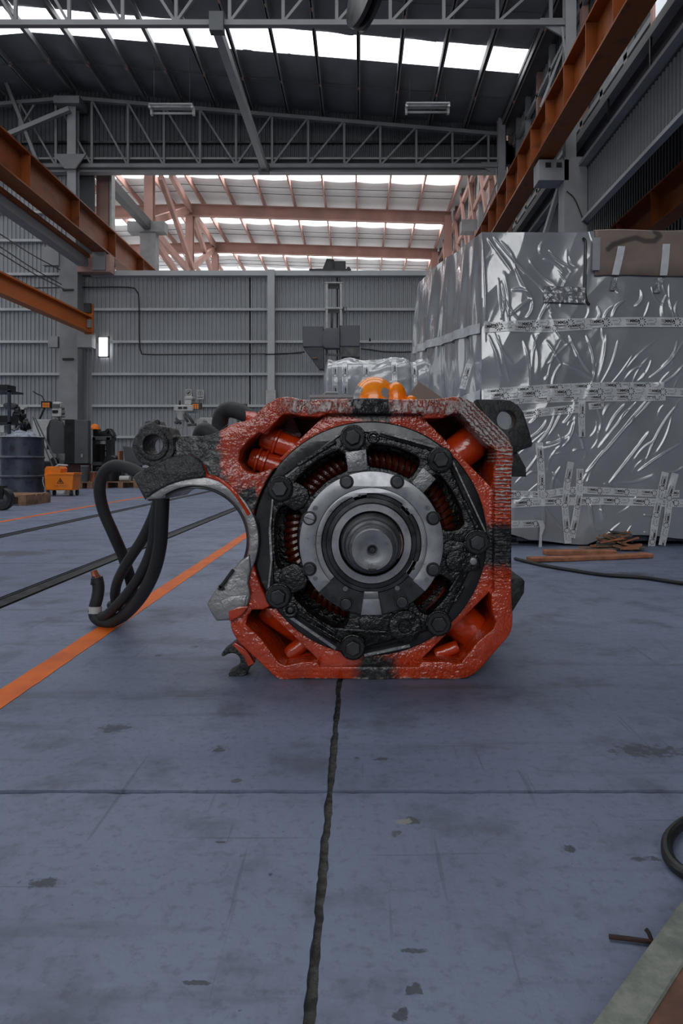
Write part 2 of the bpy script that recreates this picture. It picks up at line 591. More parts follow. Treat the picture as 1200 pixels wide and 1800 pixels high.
for yb in (15.0, 18.6):       # sag wires under the insulation
    MB().tube([(xs[0], yb, roof_z(xs[0]) - .02)] + [(x, yb, roof_z(x) - .02 - .03 * (i % 2)) for i, x in enumerate(np.arange(3.7, -13, -.5))], .012, 5).build('sag_wire', M['steel_dark'], ceil)

# ---------------------------------------------------------------- trusses
def truss(Y, x0, x1, label, bottom=8.72):
    t = thing('roof_truss', (x1, Y, bottom), label, 'roof truss', 'roof trusses')
    top = lambda X: roof_z(X) - .42
    ch = MB()
    a = [x0, RX, x1] if x0 < RX else [x0, x1]
    for p, q in zip(a[:-1], a[1:]):
        ch.bar((p, Y, top(p)), (q, Y, top(q)), .12, .1)
    ch.build('top_chord', M['truss'], t)
    MB().bar((x0, Y, bottom), (x1, Y, bottom), .12, .1).build('bottom_chord', M['truss'], t)
    X = x1 - .25
    k = 0
    last = None
    while X > x0:
        MB().bar((X, Y, bottom), (X, Y, top(X)), .06, .06).build('truss_vertical', M['truss'], t)
        if X - 1 > x0:
            rising_left = X > -3.0
            if rising_left: p, q = (X, Y - .03, top(X)), (X - 1, Y - .03, bottom)
            else: p, q = (X, Y - .03, bottom), (X - 1, Y - .03, top(X - 1))
            MB().bar(p, q, .05, .05).build('truss_diagonal', M['truss'], t)
        X -= 1
    # gusset at the eave
    plate('gusset', [[(x1 - .02, bottom - .25), (x1 + .05, bottom - .25), (x1 + .05, bottom + .1), (x1 - .45, bottom + .1), (x1 - .45, bottom)]], Y - .02, .04, M['truss'], t)
    return t


truss(13.3, -12, 3.82, 'nearer grey lattice roof truss crossing the top of the picture')
truss(19.75, -14, 3.82, 'farther grey lattice roof truss above the high opening')

# longitudinal strut between the trusses
s = thing('roof_strut', (-2.65, 13.3, 8.6), 'grey box strut running back from the near truss to the far truss', 'strut')
MB().bar((-2.66, 13.2, 8.62), (-2.62, 19.7, 8.62), .16, .2).build('strut_tube', M['steel_grey'], s)
MB().box(-2.78, -2.52, 13.12, 13.3, 8.5, 8.85).build('end_bracket', M['steel_dark'], s)
MB().box(-2.78, -2.5, 19.5, 19.7, 8.45, 8.7).build('end_bracket', M['steel_dark'], s)


def corrugated(x0, x1, z0, z1, Y, name, mat, parent, pitch=.118, depth=.03, top=None):
    v, fs = [], []
    x = x0
    prof = ((0, 0), (.45, 0), (.55, 1), (.9, 1))
    pts = []
    while x < x1:
        for u, d in prof:
            xx = x + u * pitch
            if xx <= x1: pts.append((xx, Y + depth * (1 - d)))
        x += pitch
    for (xx, yy) in pts:
        zt = top(xx) if top else z1
        v += [(xx, yy, z0), (xx, yy, zt)]
    for k in range(len(pts) - 1):
        fs.append((2 * k, 2 * k + 2, 2 * k + 3, 2 * k + 1))
    return MB().add(v, fs).build(name, mat, parent)


# ================================================================ BACK WALL (Y = 20)
WT = 5.80                   # top of the low back wall
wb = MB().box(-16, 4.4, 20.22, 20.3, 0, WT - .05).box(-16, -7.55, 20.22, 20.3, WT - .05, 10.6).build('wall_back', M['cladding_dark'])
tag(wb, kind='structure', label='grey corrugated steel back wall of the workshop')
girt_z = [.58 + (VY - y) / F * 20 for y in (543, 600, 657, 713, 768, 820)]
lev = [WT - .02] + girt_z + [0.0]
for X0, X1 in ((-16, -8.1), (-8.1, -5.2), (-5.2, -3.1), (-3.1, -.6), (-.6, 1.9), (1.9, 4.4)):
    corrugated(X0 - .05, X1 + .05, 0, WT - .05, 20.16, 'wall_sheet', M['cladding'], wb)
for X0, X1 in ((-7.55, -2.55), (-2.4, 4.4)):
    for z in girt_z:
        MB().bar((X0, 20.1, z), (X1, 20.1, z), .12, .07).build('girt', M['girt'], wb)
    MB().bar((X0, 20.05, WT), (X1, 20.05, WT), .22, .14).build('top_rail', M['girt'], wb)
for z in girt_z + [WT, 6.75, 7.55]:
    MB().bar((-16, 20.1, z), (-8.25, 20.1, z), .12, .07).build('girt', M['girt'], wb)
corrugated(-16, -8.1, WT, 9, 20.16, 'wall_sheet', M['cladding'], wb)
# gable cladding above the opening
gb = MB()
gb.box(-16, 4.4, 20.3, 20.35, 8.95, 9.55)
gab = gb.build('wall_gable', M['cladding_dark'])
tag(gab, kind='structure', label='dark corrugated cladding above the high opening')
corrugated(-14, 4.2, 8.78, 9, 20.2, 'wall_sheet', M['cladding_dark'], gab, pitch=.118, top=lambda x: roof_z(x) + .1)
MB().bar((-14, 20.15, 9.55), (4.2, 20.15, 9.55), .1, .06).build('girt', M['black_paint'], gab)
MB().bar((-14, 19.95, 8.62), (4.0, 19.95, 8.62), .25, .06).build('lintel_flange', M['steel_grey'], gab)
MB().bar((-14, 19.99, 8.79), (4.0, 19.99, 8.79), .06, .3).build('lintel_web', M['steel_dark'], gab)
MB().bar((-14, 19.93, 8.96), (4.0, 19.93, 8.96), .25, .05).build('lintel_flange', M['steel_grey'], gab)


def column(name, x, y, w_, d_, z1, label, mat, upper=None, bracket=None):
    t = thing(name, (x, y, 0), label, 'column', 'building columns')
    b = MB().ibeam((x, y, 0), (x, y, z1), w_, d_, .03, (0, 1, 0)) if mat != M['concrete'] else MB().box(x - w_ / 2, x + w_ / 2, y - d_ / 2, y + d_ / 2, 0, z1)
    b.build('shaft', mat, t)
    MB().box(x - w_ / 2 - .06, x + w_ / 2 + .06, y - d_ / 2 - .06, y + d_ / 2 + .06, 0, .04).build('base_plate', mat, t)
    return t


# left column under the ridge
c = column('column', -8.0, 19.72, .5, .36, 6.4, 'tall light grey column on the left in front of the back wall', M['concrete'])
MB().ibeam((-7.94, 19.72, 6.4), (-7.94, 19.72, 10.5), .24, .26, .03, (0, 1, 0)).build('upper_shaft', M['steel_grey'], c)
MB().box(-8.35, -7.65, 19.4, 20.0, 10.3, 10.5).build('head_plate', M['truss'], c)
plate('head_gusset', [[(-8.4, 8.95), (-7.5, 8.95), (-7.8, 8.55), (-8.1, 8.55)]], 19.5, .05, M['truss'], c)
for z in (1.62, 3.3, 5.2): MB().box(-8.15, -7.85, 19.5, 19.54, z, z + .05).build('clamp', M['black_paint'], c)
# crane bracket of the left column
MB().box(-7.75, -6.85, 19.5, 19.85, 5.72, 6.2).build('corbel', M['salmon'], c)
MB().box(-7.3, -6.95, 19.42, 19.5, 5.75, 6.25).build('corbel_plate', M['steel_grey'], c)
MB().box(-8.7, -8.25, 19.5, 19.7, 5.9, 6.4).build('cable_box', M['steel_grey'], c)
MB().box(-8.55, -8.28, 19.5, 19.7, 3.65, 3.95).build('cable_box', M['steel_grey'], c)
MB().box(-7.75, -7.35, 19.5, 19.8, 3.65, 4.1).build('cable_box', M['steel_grey'], c)
# slim column in the middle of the back wall
c = column('column', -2.48, 19.98, .2, .2, 5.88, 'slim light grey post in the middle of the back wall', M['girt'])
MB().box(-2.62, -2.34, 19.82, 20.06, 1.7, 2.5).build('foot_casing', M['white_paint'], c)
# upper diagonal braces left of the column
br = thing('wall_brace', (-12, 18.5, 8), 'crossed grey bracing bars at the upper left', 'brace')
MB().bar(P(-40, 15, 19.5), P(95, 358, 19.5), .09, .09).build('brace_bar', M['truss'], br)
MB().bar(P(-60, 268, 19.45), P(122, 192, 19.45), .14, .12).build('brace_bar', M['steel_grey'], br)
MB().bar(P(-10, 300, 19.6), P(60, 185, 19.6), .05, .05).build('brace_bar', M['truss'], br)
# small bright window in the back wall
wn = MB().box(-7.38, -7.06, 20.02, 20.06, 3.42, 4.5)
o = MB().box(-7.33, -7.08, 20.0, 20.05, 3.47, 4.0).build('window_1', emitter('daylit_pane', (1, 1, 1), 3.0))
tag(o, kind='structure', label='small bright window slot in the back wall beside the left column')
f_ = MB()
for a_ in ((-7.36, -7.33, 3.44, 4.03), (-7.08, -7.05, 3.44, 4.03), (-7.36, -7.05, 3.44, 3.47), (-7.36, -7.05, 4.0, 4.03)):
    f_.box(a_[0], a_[1], 19.98, 20.06, a_[2], a_[3])
f_.build('window_frame', M['steel_grey'], o)

# conduit on the back wall
cp = [P(q[0], q[1], 20.02) for q in ((60, 506), (150, 505), (225, 505), (240, 512), (244, 530), (245, 600), (248, 618), (258, 623), (340, 623), (465, 622), (530, 621))]
tag(MB().tube(smooth_path(cp, 4), .018, 6).build('wall_conduit', M['black_paint']), 'thin black conduit bending down across the back wall', 'conduit')
tag(MB().tube(smooth_path([P(q[0], q[1], 20.0) for q in ((634, 613), (652, 615), (672, 618), (700, 619), (735, 618))], 4), .02, 6).build('wall_cable', M['black']), 'black cable sagging along the wall right of the mast machine', 'cable')
# overhead supply wires at the left
for k, (a, b) in enumerate((((-20, 398), (105, 474)), ((-20, 420), (108, 500)), ((-20, 432), (112, 508)))):
    pts = [P(a[0], a[1], 12.5), (P(a[0], a[1], 12.5) + P(b[0], b[1], 19.4)) / 2 - Vector((0, 0, .04)), P(b[0], b[1], 19.4)]
    o = MB().tube(smooth_path(pts, 6), .014, 6).build('overhead_wire', M['black'])
    tag(o, ['highest of three black supply wires strung at the left', 'middle of three black supply wires strung at the left', 'lowest of three black supply wires strung at the left'][k], 'wire', 'supply wires')

# ================================================================ CRANE RUNWAYS
def runway(name, X, z0, z1, y0, y1, wd, label, stiff=1.0, side=1, mat=None):
    t = thing(name, (X, y1, z0), label, 'crane beam', 'crane runway beams')
    mat = mat or M['orange_steel']
    h = z1 - z0
    MB().ibeam((X, y0, (z0 + z1) / 2), (X, y1, (z0 + z1) / 2), wd, h, .035).build('girder', mat, t)
    y = y0 + .5
    while y < y1:
        MB().box(min(X, X + side * wd / 2), max(X, X + side * wd / 2), y, y + .02, z0 + .035, z1 - .035).build('stiffener', mat, t)
        y += stiff
    MB().bar((X, y0, z1 + .03), (X, y1, z1 + .03), .06, .06).build('crane_rail', M['rail'], t)
    return t


runway('crane_runway', 3.42, 6.14, 6.88, 2, 27, .36, 'orange crane runway beam high along the right side', 1.1, -1)
runway('crane_runway', -7.1, 6.24, 7.0, 4, 30, .4, 'orange crane runway beam high along the left side', 2.6, 1)
t = thing('side_girder', (-7.75, 19, 5.6), 'grey girder hung below the left crane runway beam', 'girder')
MB().bar((-7.55, 5, 6.02), (-7.55, 19.4, 6.02), .26, .34).build('girder', M['steel_grey'], t)
MB().bar((-7.4, 5, 6.12), (-7.4, 19.4, 6.12), .1, .1).build('edge_strip', M['orange_steel'], t)
# lower orange beam at the left ending at the column
t = thing('jib_beam', P(160, 580, 17.5), 'orange jib beam slanting down to the left column', 'crane beam')
a, b = P(-160, 425, 11.6), P(156, 571, 19.0)
MB().ibeam(a, b, .22, .44, .04).build('girder', M['orange_bright'], t)
MB().box(b.x - .1, b.x + .12, b.y - .05, b.y + .05, b.z - .25, b.z + .55).build('end_plate', M['orange_bright'], t)
MB().box(b.x - .12, b.x + .1, b.y - .16, b.y - .05, b.z - .1, b.z + .12).build('end_box', M['steel_grey'], t)
MB().box(b.x - .08, b.x + .1, b.y - .14, b.y - .05, b.z + .3, b.z + .55).build('hinge_box', M['black_paint'], t)

# ================================================================ RIGHT SIDE
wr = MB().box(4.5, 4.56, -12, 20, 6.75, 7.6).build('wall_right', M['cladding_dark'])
tag(wr, kind='structure', label='dark clad right side wall above the crane beams')


def side_sheet(X, y0, y1, z0, z1, mat, parent, name='wall_sheet', pitch=.2):
    v, fs = [], []
    y = y0; pts = []
    while y < y1:
        for u, d in ((0, 0), (.45, 0), (.55, 1), (.9, 1)): pts.append((min(y + u * pitch, y1), X + .035 * (1 - d)))
        y += pitch
    for yy, xx in pts: v += [(xx, yy, z0), (xx, yy, z1)]
    fs = [(2 * k, 2 * k + 1, 2 * k + 3, 2 * k + 2) for k in range(len(pts) - 1)]
    return MB().add(v, fs).build(name, mat, parent)


# upper strip: alternate dark openings, grey sheets and posts
y = 6.0
k = 0
while y < 20:
    side_sheet(4.42, y, y + .85, 7.0, 10.1, M['cladding'] if k % 2 else M['cladding_dark'], wr)
    MB().box(4.3, 4.42, y + .85, y + 1.0, 7.0, 10.0).build('wall_post', M['steel_grey'] if k % 3 else M['salmon'], wr)
    y += 1.15; k += 1
MB().box(4.56, 4.6, -12, 20.2, 6.6, 10.4).build('backing_sheet', M['black_paint'], wr)
for z in (7.1, 8.3, 9.4): MB().bar((4.34, 5, z), (4.34, 20, z), .08, .1).build('girt', M['steel_grey'], wr)
# windows behind the crane beam
for q, (y0, y1) in enumerate(((9.7, 10.15), (8.9, 9.6), (8.2, 8.75))):
    o = MB().box(4.22, 4.26, y0, y1, 6.62, 7.15).build('window_%d' % (q + 2), emitter('side_pane', (.72, .8, .9), .55))
    tag(o, kind='structure', label='pale side window high behind the right crane beam', group='side windows')
    MB().box(4.18, 4.28, y1, y1 + .08, 6.55, 7.2).build('window_frame', M['salmon'], o)
# main side girder, sheet band and lower dark wall
t = thing('side_girder', (4.2, 13, 6), 'grey girder with sheet band running along the right side above the crate', 'girder')
MB().bar((4.18, 2, 6.52), (4.18, 27, 6.52), .3, .14).build('upper_flange', M['steel_grey'], t)
MB().bar((4.2, 2, 6.2), (4.2, 27, 6.2), .06, .5).build('girder_web', M['steel_dark'], t)
MB().bar((4.14, 2, 6.0), (4.14, 27, 6.0), .22, .06).build('lower_flange', M['steel_grey'], t)
side_sheet(4.2, 2, 27, 5.0, 6.0, M['sheet_mid'], t, 'sheet_band', .118)
MB().bar((4.14, 2, 4.98), (4.14, 27, 4.98), .12, .06).build('edge_rail', M['steel_grey'], t)
for yy in (6.5, 8.2, 9.9, 11.6): MB().bar((4.05, yy, 6.45), (4.05, yy, 6.0), .03, .03).build('hanger', M['black_paint'], t)
runway('crane_runway', 5.35, 4.72, 5.4, 2, 27, .3, 'orange runway beam of the side aisle above the crate', 1.7, -1)
o = thing('aisle_wall', (8.5, 10, 0), 'dark corrugated wall of the side aisle behind the crate', 'wall')
side_sheet(8.4, -12, 27, 0, 9.5, M['cladding_dark'], o)
for z in (5.2, 6.3, 7.4): MB().bar((8.3, 0, z), (8.3, 27, z), .1, .1).build('girt', M['steel_dark'], o)
MB().box(4.6, 8.6, -12, 27, 9.4, 9.5).build('aisle_roof', M['black_paint'], o)
# right columns
for (yy, lb) in ((13.3, 'grey concrete column with crane bracket behind the wrapped crate'), (19.72, 'far right column under the end of the far truss')):
    c = column('column', 3.98, yy, .42, .4, 6.15, lb, M['concrete'])
    MB().box(3.3, 3.85, yy - .2, yy + .2, 5.72, 6.1).build('corbel', M['concrete'], c)
    for q in (0, 1): MB().box(3.42 + .2 * q, 3.52 + .2 * q, yy - .215, yy - .2, 5.95, 6.04).build('bolt_pocket', M['black_paint'], c)
    MB().ibeam((3.92, yy, 6.15), (3.92, yy, 10.0), .2, .2, .02, (0, 1, 0)).build('upper_shaft', M['steel_grey'], c)
    MB().bar((3.75, yy - .1, 8.6), (3.88, yy - .1, 7.6), .03, .03).build('stay', M['steel_grey'], c)
    MB().bar((3.4, yy + .1, 7.2), (3.9, yy + .1, 8.5), .04, .04).build('stay', M['steel_grey'], c)
    MB().tube(smooth_path([(3.8, yy - .24, 5.5), (3.95, yy - .24, 5.35), (4.12, yy - .24, 4.95), (4.2, yy - .24, 4.9)], 5), .012, 6).build('wire', M['black'], c)
MB().bar((3.5, 15, 4.0), (3.85, 13.6, 5.9), .08, .08).build('knee_brace', M['steel_grey'], c)

# ================================================================ HALL ENDS AND LEFT AISLE (outside the frame)
o = MB().box(-20, -9, -12.1, -12, 0, 11).box(4.2, 8.6, -12.1, -12, 0, 11).box(-9, 4.2, -12.1, -12, 0, 3.2).box(-9, 4.2, -12.1, -12, 8.8, 11.2).build('wall_front', M['cladding_dark'])
tag(o, kind='structure', label='front wall behind the camera with an opening for the added glowing panes')
gl = emitter('added_fill_light_sheet', (.97, .985, 1.0), FILL_PANES)  # glowing panes added out of view to light the motor from the front
for k in range(11):
    x0 = -9 + 1.2 * k
    p_ = MB().box(x0 + .03, x0 + 1.17, -12.08, -12.02, 3.22, 8.78).build('window_%d' % (k + 5), gl)
    tag(p_, kind='structure', label='unseen glowing pane added behind the camera to light the motor', group='added fill light panes')
    MB().box(x0 - .03, x0 + .03, -12.1, -11.95, 3.2, 8.8).build('window_frame', M['steel_grey'], p_)
o = MB().box(-20.1, -20, -12, 20, 0, 3.6).box(-20.1, -20, -12, 20, 6.2, 10).build('wall_left', M['cladding_dark'])  # unseen wall, gap added between the boxes to let sky light in
tag(o, kind='structure', label='unseen left aisle wall with a long gap added to let light in')

# ================================================================ FAR HALL BEYOND THE BACK WALL
def far_z(X): return 12.85 - .03 * abs(X + 8)


fc = MB().box(-8.02, -7.98, 20.4, 47, 13.15, 13.2).build('ceiling_far', M['insul_white'])
tag(fc, kind='structure', label='bright white insulated roof of the far hall seen through the opening')
FY = [21.5, 27.4, 33.5, 39.4, 45.4]
fx = [4.2 - 1.45 * k for k in range(0, 13)]
segs = []
for a, b in zip(FY[:-1], FY[1:]):
    mid = (a + b) / 2
    segs += [(a, mid - .62, 0), (mid - .62, mid + .62, 1), (mid + .62, b, 0)]
for k in range(len(fx) - 1):
    X1, X0 = fx[k], fx[k + 1]
    for (a, b, sky) in segs:
        if sky:
            v = [(X0, a, far_z(X0) + .1), (X1, a, far_z(X1) + .1), (X1, b, far_z(X1) + .1), (X0, b, far_z(X0) + .1)]
            MB().add(v, [(3, 2, 1, 0)]).build('skylight_pane', M['skylight_far'], fc)
        else:
            v, fs = [], []
            for i in range(5):
                for j in range(4):
                    x = X0 + (X1 - X0) * i / 4; yy = a + (b - a) * j / 3
                    v.append((x, yy, far_z(x) + .08 - .06 * math.sin(PI * i / 4)))
            for i in range(4):
                for j in range(3):
                    q = i * 4 + j
                    fs.append((q, q + 1, q + 5, q + 4))
            MB().add(v, fs, True).build('roof_panel', M['insul_white'], fc)
MB().box(4.2, 4.8, 21, 46, 12.5, 12.55).build('eave_panel', M['insul_white'], fc)
for X in fx:
    b = MB(); z = far_z(X)
    b.bar((X, 21, z - .12), (X, 46, z - .12), .07, .28)
    b.build('purlin', M['salmon'], fc)
for yb in [a + q for a in FY[:-1] for q in (1.2, 2.0, 4.2, 5.0)]:
    MB().tube([(4.2, yb, far_z(4.2) - .05), (-2, yb, far_z(-2) - .08), (-8, yb, far_z(-8) - .05), (-13, yb, far_z(-13) - .05)], .015, 4).build('sag_wire', M['steel_dark'], fc)
for k, Y in enumerate(FY[2:4]):
    t = thing('roof_rafter', (4, Y, 12), ['nearer red oxide rafter across the far hall', 'farther red oxide rafter across the far hall'][k], 'rafter', 'far hall rafters')
    for q, (x0, x1) in enumerate(((-14, -8), (-8, 4.3))):
        MB().ibeam((x0, Y, far_z(x0) - .55), (x1, Y, far_z(x1) - .55), .26, .56, .04).build('rafter_half', M['salmon'], t)
    if True:
        MB().ibeam((-8.0, Y, 0), (-8.0, Y, 12.0), .34, .34, .03, (0, 1, 0)).build('rafter_post', M['salmon'], t)
        MB().ibeam((4.15, Y, 0), (4.15, Y, 12.0), .34, .34, .03, (0, 1, 0)).build('rafter_post', M['salmon'], t)
t = thing('far_bracing', (-8, 33, 6), 'red oxide cross bracing on the left side of the far hall', 'brace')
for a, b in (((265, 400, 28), (335, 480, 33.5)), ((300, 305, 28.2), (335, 368, 33.4)), ((338, 372, 33.6), (378, 432, 39.3)), ((338, 470, 33.6), (376, 437, 39.3)), ((270, 388, 28.2), (332, 368, 33.3)),
             ((282, 310, 27.5), (338, 470, 33.5)), ((340, 380, 33.6), (372, 480, 39)), ((310, 480, 31), (270, 420, 28))):
    MB().bar(P(*a), P(*b), .16, .3).build('brace_bar', M['salmon'], t)
c = column('column', -8.27, 28.0, .6, .5, 9.6, 'thick pale column with bracket standing in the far hall', M['concrete'])
MB().ibeam((-8.27, 28.0, 9.6), (-8.27, 28.0, 12.4), .34, .34, .03, (0, 1, 0)).build('upper_shaft', M['salmon'], c)
MB().box(-9.05, -7.6, 27.7, 28.2, 9.45, 9.85).build('corbel', M['concrete'], c)
t = thing('roof_strut', (-8.3, 23, 9.6), 'dark strut running back to the pale column in the far hall', 'strut')
MB().bar((-8.3, 21, 9.72), (-8.28, 27.9, 9.72), .28, .36).build('strut_tube', M['steel_dark'], t)
c = column('column', -7.5, 20.9, .36, .3, 12, 'red oxide column just behind the left column', M['salmon'])
MB().bar((-7.25, 20.85, 6), (-7.25, 20.85, 12), .06, .3, (0, 1, 0)).build('flange_cover', M['white_paint'], c)
# right side wall of the far hall
t = thing('far_side_wall', (4.5, 30, 0), 'bright side wall of the far hall with red oxide posts and braces', 'wall')
MB().box(4.75, 4.8, 21, 47, 0, 12.8).build('wall_sheet', M['insul_white'], t)
for k, yy in enumerate(np.arange(22.5, 46, 2.2)):
    MB().box(4.5, 4.7, yy, yy + .25, 0, 12.7).build('wall_post', M['salmon'] if k % 2 else M['steel_grey'], t)
    MB().bar((4.45, yy + .2, 9.0), (4.45, yy + 2.2, 12.2), .1, .22).build('wall_brace', M['salmon'], t)
for z in (9.0, 10.4, 11.8): MB().bar((4.5, 21, z), (4.5, 46, z), .14, .22).build('wall_girt', M['salmon'], t)
MB().box(3.9, 4.5, 27.2, 27.7, 9.3, 9.75).build('corbel', M['concrete'], t)
# dark hoist box standing on the wall top rail
b = P(570, 479, 20.05)
t = thing('wall_top_box', (b.x, 20.05, WT + .07), 'black motor box standing on top of the back wall', 'motor box')
k_ = 20.05 / F
MB().box(b.x - .42, b.x + .75, 19.9, 20.2, WT + .07, WT + .11).build('base', M['black_paint'], t)
plate('housing', [[(b.x - .05, WT + .1), (b.x + .3, WT + .1), (b.x + .27, WT + .38), (b.x + .07, WT + .4)]], 19.92, .25, M['black_paint'], t, .01)
MB().box(b.x + .27, b.x + .6, 19.95, 20.15, WT + .1, WT + .34).build('control_box', M['black_paint'], t, .01)
MB().lathe((b.x + .68, 0, WT + .13), lathe_close([(.05, 19.95), (.05, 20.1)]), 14).build('motor_end', M['black_paint'], t)

# ---------------------------------------------------------------- hanging fluorescent lights
for px, py, lb in ((302, 193, 'left hanging twin-tube light fixture under the roof'), (751, 191, 'right hanging twin-tube light fixture under the roof')):
    c0 = P(px, py, 18.0)
    t = thing('light_fixture', c0, lb, 'light', 'hanging fluorescent lights')
    MB().box(c0.x - .55, c0.x + .55, 17.85, 18.15, c0.z + .06, c0.z + .1).build('housing', M['steel_grey'], t)
    for q in (-.08, .08):
        MB().tube([(c0.x - .5, 18 + q, c0.z - q * .6), (c0.x + .5, 18 + q, c0.z - q * .6)], .03, 8).build('tube', pbr('frosted_tube', 'c8cccc', .25, var=.05), t)
        for s_ in (-1, 1): MB().box(c0.x + s_ * .53 - .03, c0.x + s_ * .53 + .03, 18 + q - .05, 18 + q + .05, c0.z - .05 - q * .6, c0.z + .07).build('tube_holder', M['white_paint'], t)
    for s_ in (-1, 1): MB().tube([(c0.x + s_ * .45, 18, c0.z + .1), (c0.x + s_ * .45, 18, roof_z(c0.x) + .02)], .006, 4).build('hanger', M['steel_dark'], t)
# ================================================================ TRACTION MOTOR
YM = F * H / (1195 - VY)            # front plane of the motor
def q2(pts, Y=None):
    Y = Y or YM
    return [((p[0] - VX) / F * Y, H - (p[1] - VY) / F * Y) for p in pts]
def U(r, Y=None): return r / F * (Y or YM)


motor = thing('traction_motor', ((650 - VX) / F * YM, YM + .25, 0),
              'red-orange and black traction motor with bare steel shaft end on the floor', 'motor')
MO = off(motor)


def lx(px): return (px - VX) / F * YM - MO.x      # local x of a photo column on the front plane
def lz(py): return H - (py - VY) / F * YM         # local z of a photo row on the front plane


def frame_mat():
    m = Mat('worn_red_orange_motor_paint')
    x, z = m.x, m.z
    n = m.noise(9, 3, .6); nf = m.noise(60, 3, .65)
    wob = (n - .5) * .10 + (m.noise(38, 4, .6) - .5) * .12
    red = m.mix(m.noise(14, 5).ramp(.35, .7), 'bb3a0b', '9c2c09')
    red = m.mix(nf.ramp(.6, .75) * .35, red, 'b8503f')
    # dusty pinkish rub on the web left of the end shield
    dust = ((x - lx(430)).abs().ramp(U(75), U(20)) * (z - lz(850)).abs().ramp(U(70), U(25)) * nf.ramp(.4, .62))
    red = m.mix(dust * .55, red, '9a7068')
    # wrinkled pale coat along the top and the upper right chamfer: ridges across the rim
    r1 = m.noise(75, 3, .7, co=m.mapped((1, 1, .45)), dist=.6).ramp(.4, .6)
    r2 = m.wave(30, 5.0, 4, axis='X', co=m.mapped((1, 1, 1), (0, PI / 4, 0)))
    r3 = m.wave(32, 4.5, 4, axis='Z', co=m.mapped((.3, 1, 1)))
    topm = (z + wob * .35).ramp(lz(731), lz(722)) * x.ramp(lx(470), lx(525)) * x.ramp(lx(830), lx(800))
    topm = topm * (z + wob * .3).ramp(lz(697), lz(706))
    dg = (x - z)                                    # along the chamfer normal
    chm = x.ramp(lx(795), lx(812)) * z.ramp(lz(800), lz(775))
    rgt = x.ramp(lx(862), lx(874)) * z.ramp(lz(770), lz(800)) * (z + wob).ramp(lz(1045), lz(985))
    ridge = m.mix(0.0, '000000', '000000')
    h = r1 * topm + r2 * chm + r3 * rgt
    ne = m.noise(24, 4, .7)
    pale = (topm * .8).max(chm) * (h * .75 + ne * .5).ramp(.38, .62)
    pale = pale.max(rgt * z.ramp(lz(930), lz(860)) * (h * .8 + ne * .35).ramp(.62, .78))
    dark_r = ((topm * .5).max(chm)) * h.ramp(.42, .2) * .8
    col = m.mix(pale * .9, red, 'b7b6b2')
    col = m.mix(dark_r, col, '4a3835')
    # bare dark patches: top centre, right middle, bottom centre
    def box(cx, cy, hx, hy, soft=10):
        return ((x - lx(cx)).abs() + wob * .45).ramp(U(hx + soft), U(hx - soft)) * ((z - lz(cy)).abs() + wob * .45).ramp(U(hy + soft), U(hy - soft))
    blk = box(652, 715, 38, 26).max(box(885, 962, 40, 38)).max(box(662, 1180, 34, 24))
    arm = (x + wob * .4 + (z - lz(800)) * .12).ramp(lx(399), lx(383)) * z.ramp(lz(1000), lz(960))
    blk = blk.max(arm).max(box(436, 880, 16, 22))
    metal_n = m.noise(45, 4, .7)
    bare = m.mix(metal_n.ramp(.45, .7), '2a2b2c', '5f6061')
    bare = m.mix(metal_n.ramp(.66, .76) * .7, bare, 'a9aaa8')
    col = m.mix(blk, col, bare)
    # chipped bottom edge
    chip = z.ramp(lz(1189), lz(1193)) * ne.ramp(.5, .6)
    col = m.mix(chip * .8, col, 'b9b2a6')
    m.set(color=col, rough=blk.max(pale).ramp(0, 1, .15, .4), spec=.55)
    m.set(coat=blk.max(pale).ramp(0, 1, .5, .1), coatr=.1, metal=blk * .35)
    m.bump(h, .8, .006)
    m.bump((m.noise(70, 2, .5) - .5) * m.noise(10, 2).ramp(.35, .65, .1, 1.0), .7, .010)
    m.bump(m.noise(150, 2, .5), .45, .0035)
    m.bump(m.noise(16, 2), .25, .010)
    return m.m


M['frame'] = frame_mat()


def cast(name, c1, c2, rough, coat, bump, metal=.2, scale=40, hi='8d8e8f', hi_amt=.4):
    m = Mat(name)
    n = m.noise(scale, 4, .65); n2 = m.noise(scale * .2, 4)
    col = m.mix(n2.ramp(.3, .7), c1, c2)
    col = m.mix(n.ramp(.62, .76) * hi_amt, col, hi)
    m.set(color=col, rough=n.ramp(.3, .7, max(.05, rough - .1), rough + .1), metal=metal, coat=coat, coatr=.12, spec=.4)
    m.bump(n, bump, .010)
    m.bump(m.noise(scale * .4, 4), bump * .8, .014)
    m.bump(m.noise(scale * 3, 4), bump * .8, .003)
    return m.m


M['red_gloss'] = pbr('glossy_red_orange_paint', 'b5360c', .2, var=.2, scale=12, bump=.35, bscale=30, coat=.5)
M['cast_black'] = cast('oily_black_casting', '0a0b0c', '131415', .24, .25, .55, hi='5c5e60', hi_amt=.12)
M['flange_black'] = cast('scuffed_black_flange', '121315', '1f2123', .3, .3, .12, scale=14, hi='6e7073', hi_amt=.45)
M['cast_grey'] = cast('bare_rough_casting', '262728', '444546', .42, .1, 1.0, metal=.4, scale=45, hi='a3a4a2', hi_amt=.6)
M['lug_dark'] = cast('dark_steel_plate', '232425', '363738', .5, .0, .4, metal=.3, scale=55, hi='77787a', hi_amt=.4)


def turned(name, c1, c2, rough, metal=.9):
    m = Mat(name)
    n = m.noise(30, 5, .6); n2 = m.noise(8, 4, .6)
    col = m.mix((n * .5 + n2 * .5).ramp(.35, .65), c1, c2)
    m.set(color=col, rough=n.ramp(.3, .7, rough - .08, rough + .1), metal=metal)
    m.bump(m.noise(180, 2), .08, .002)
    return m.m


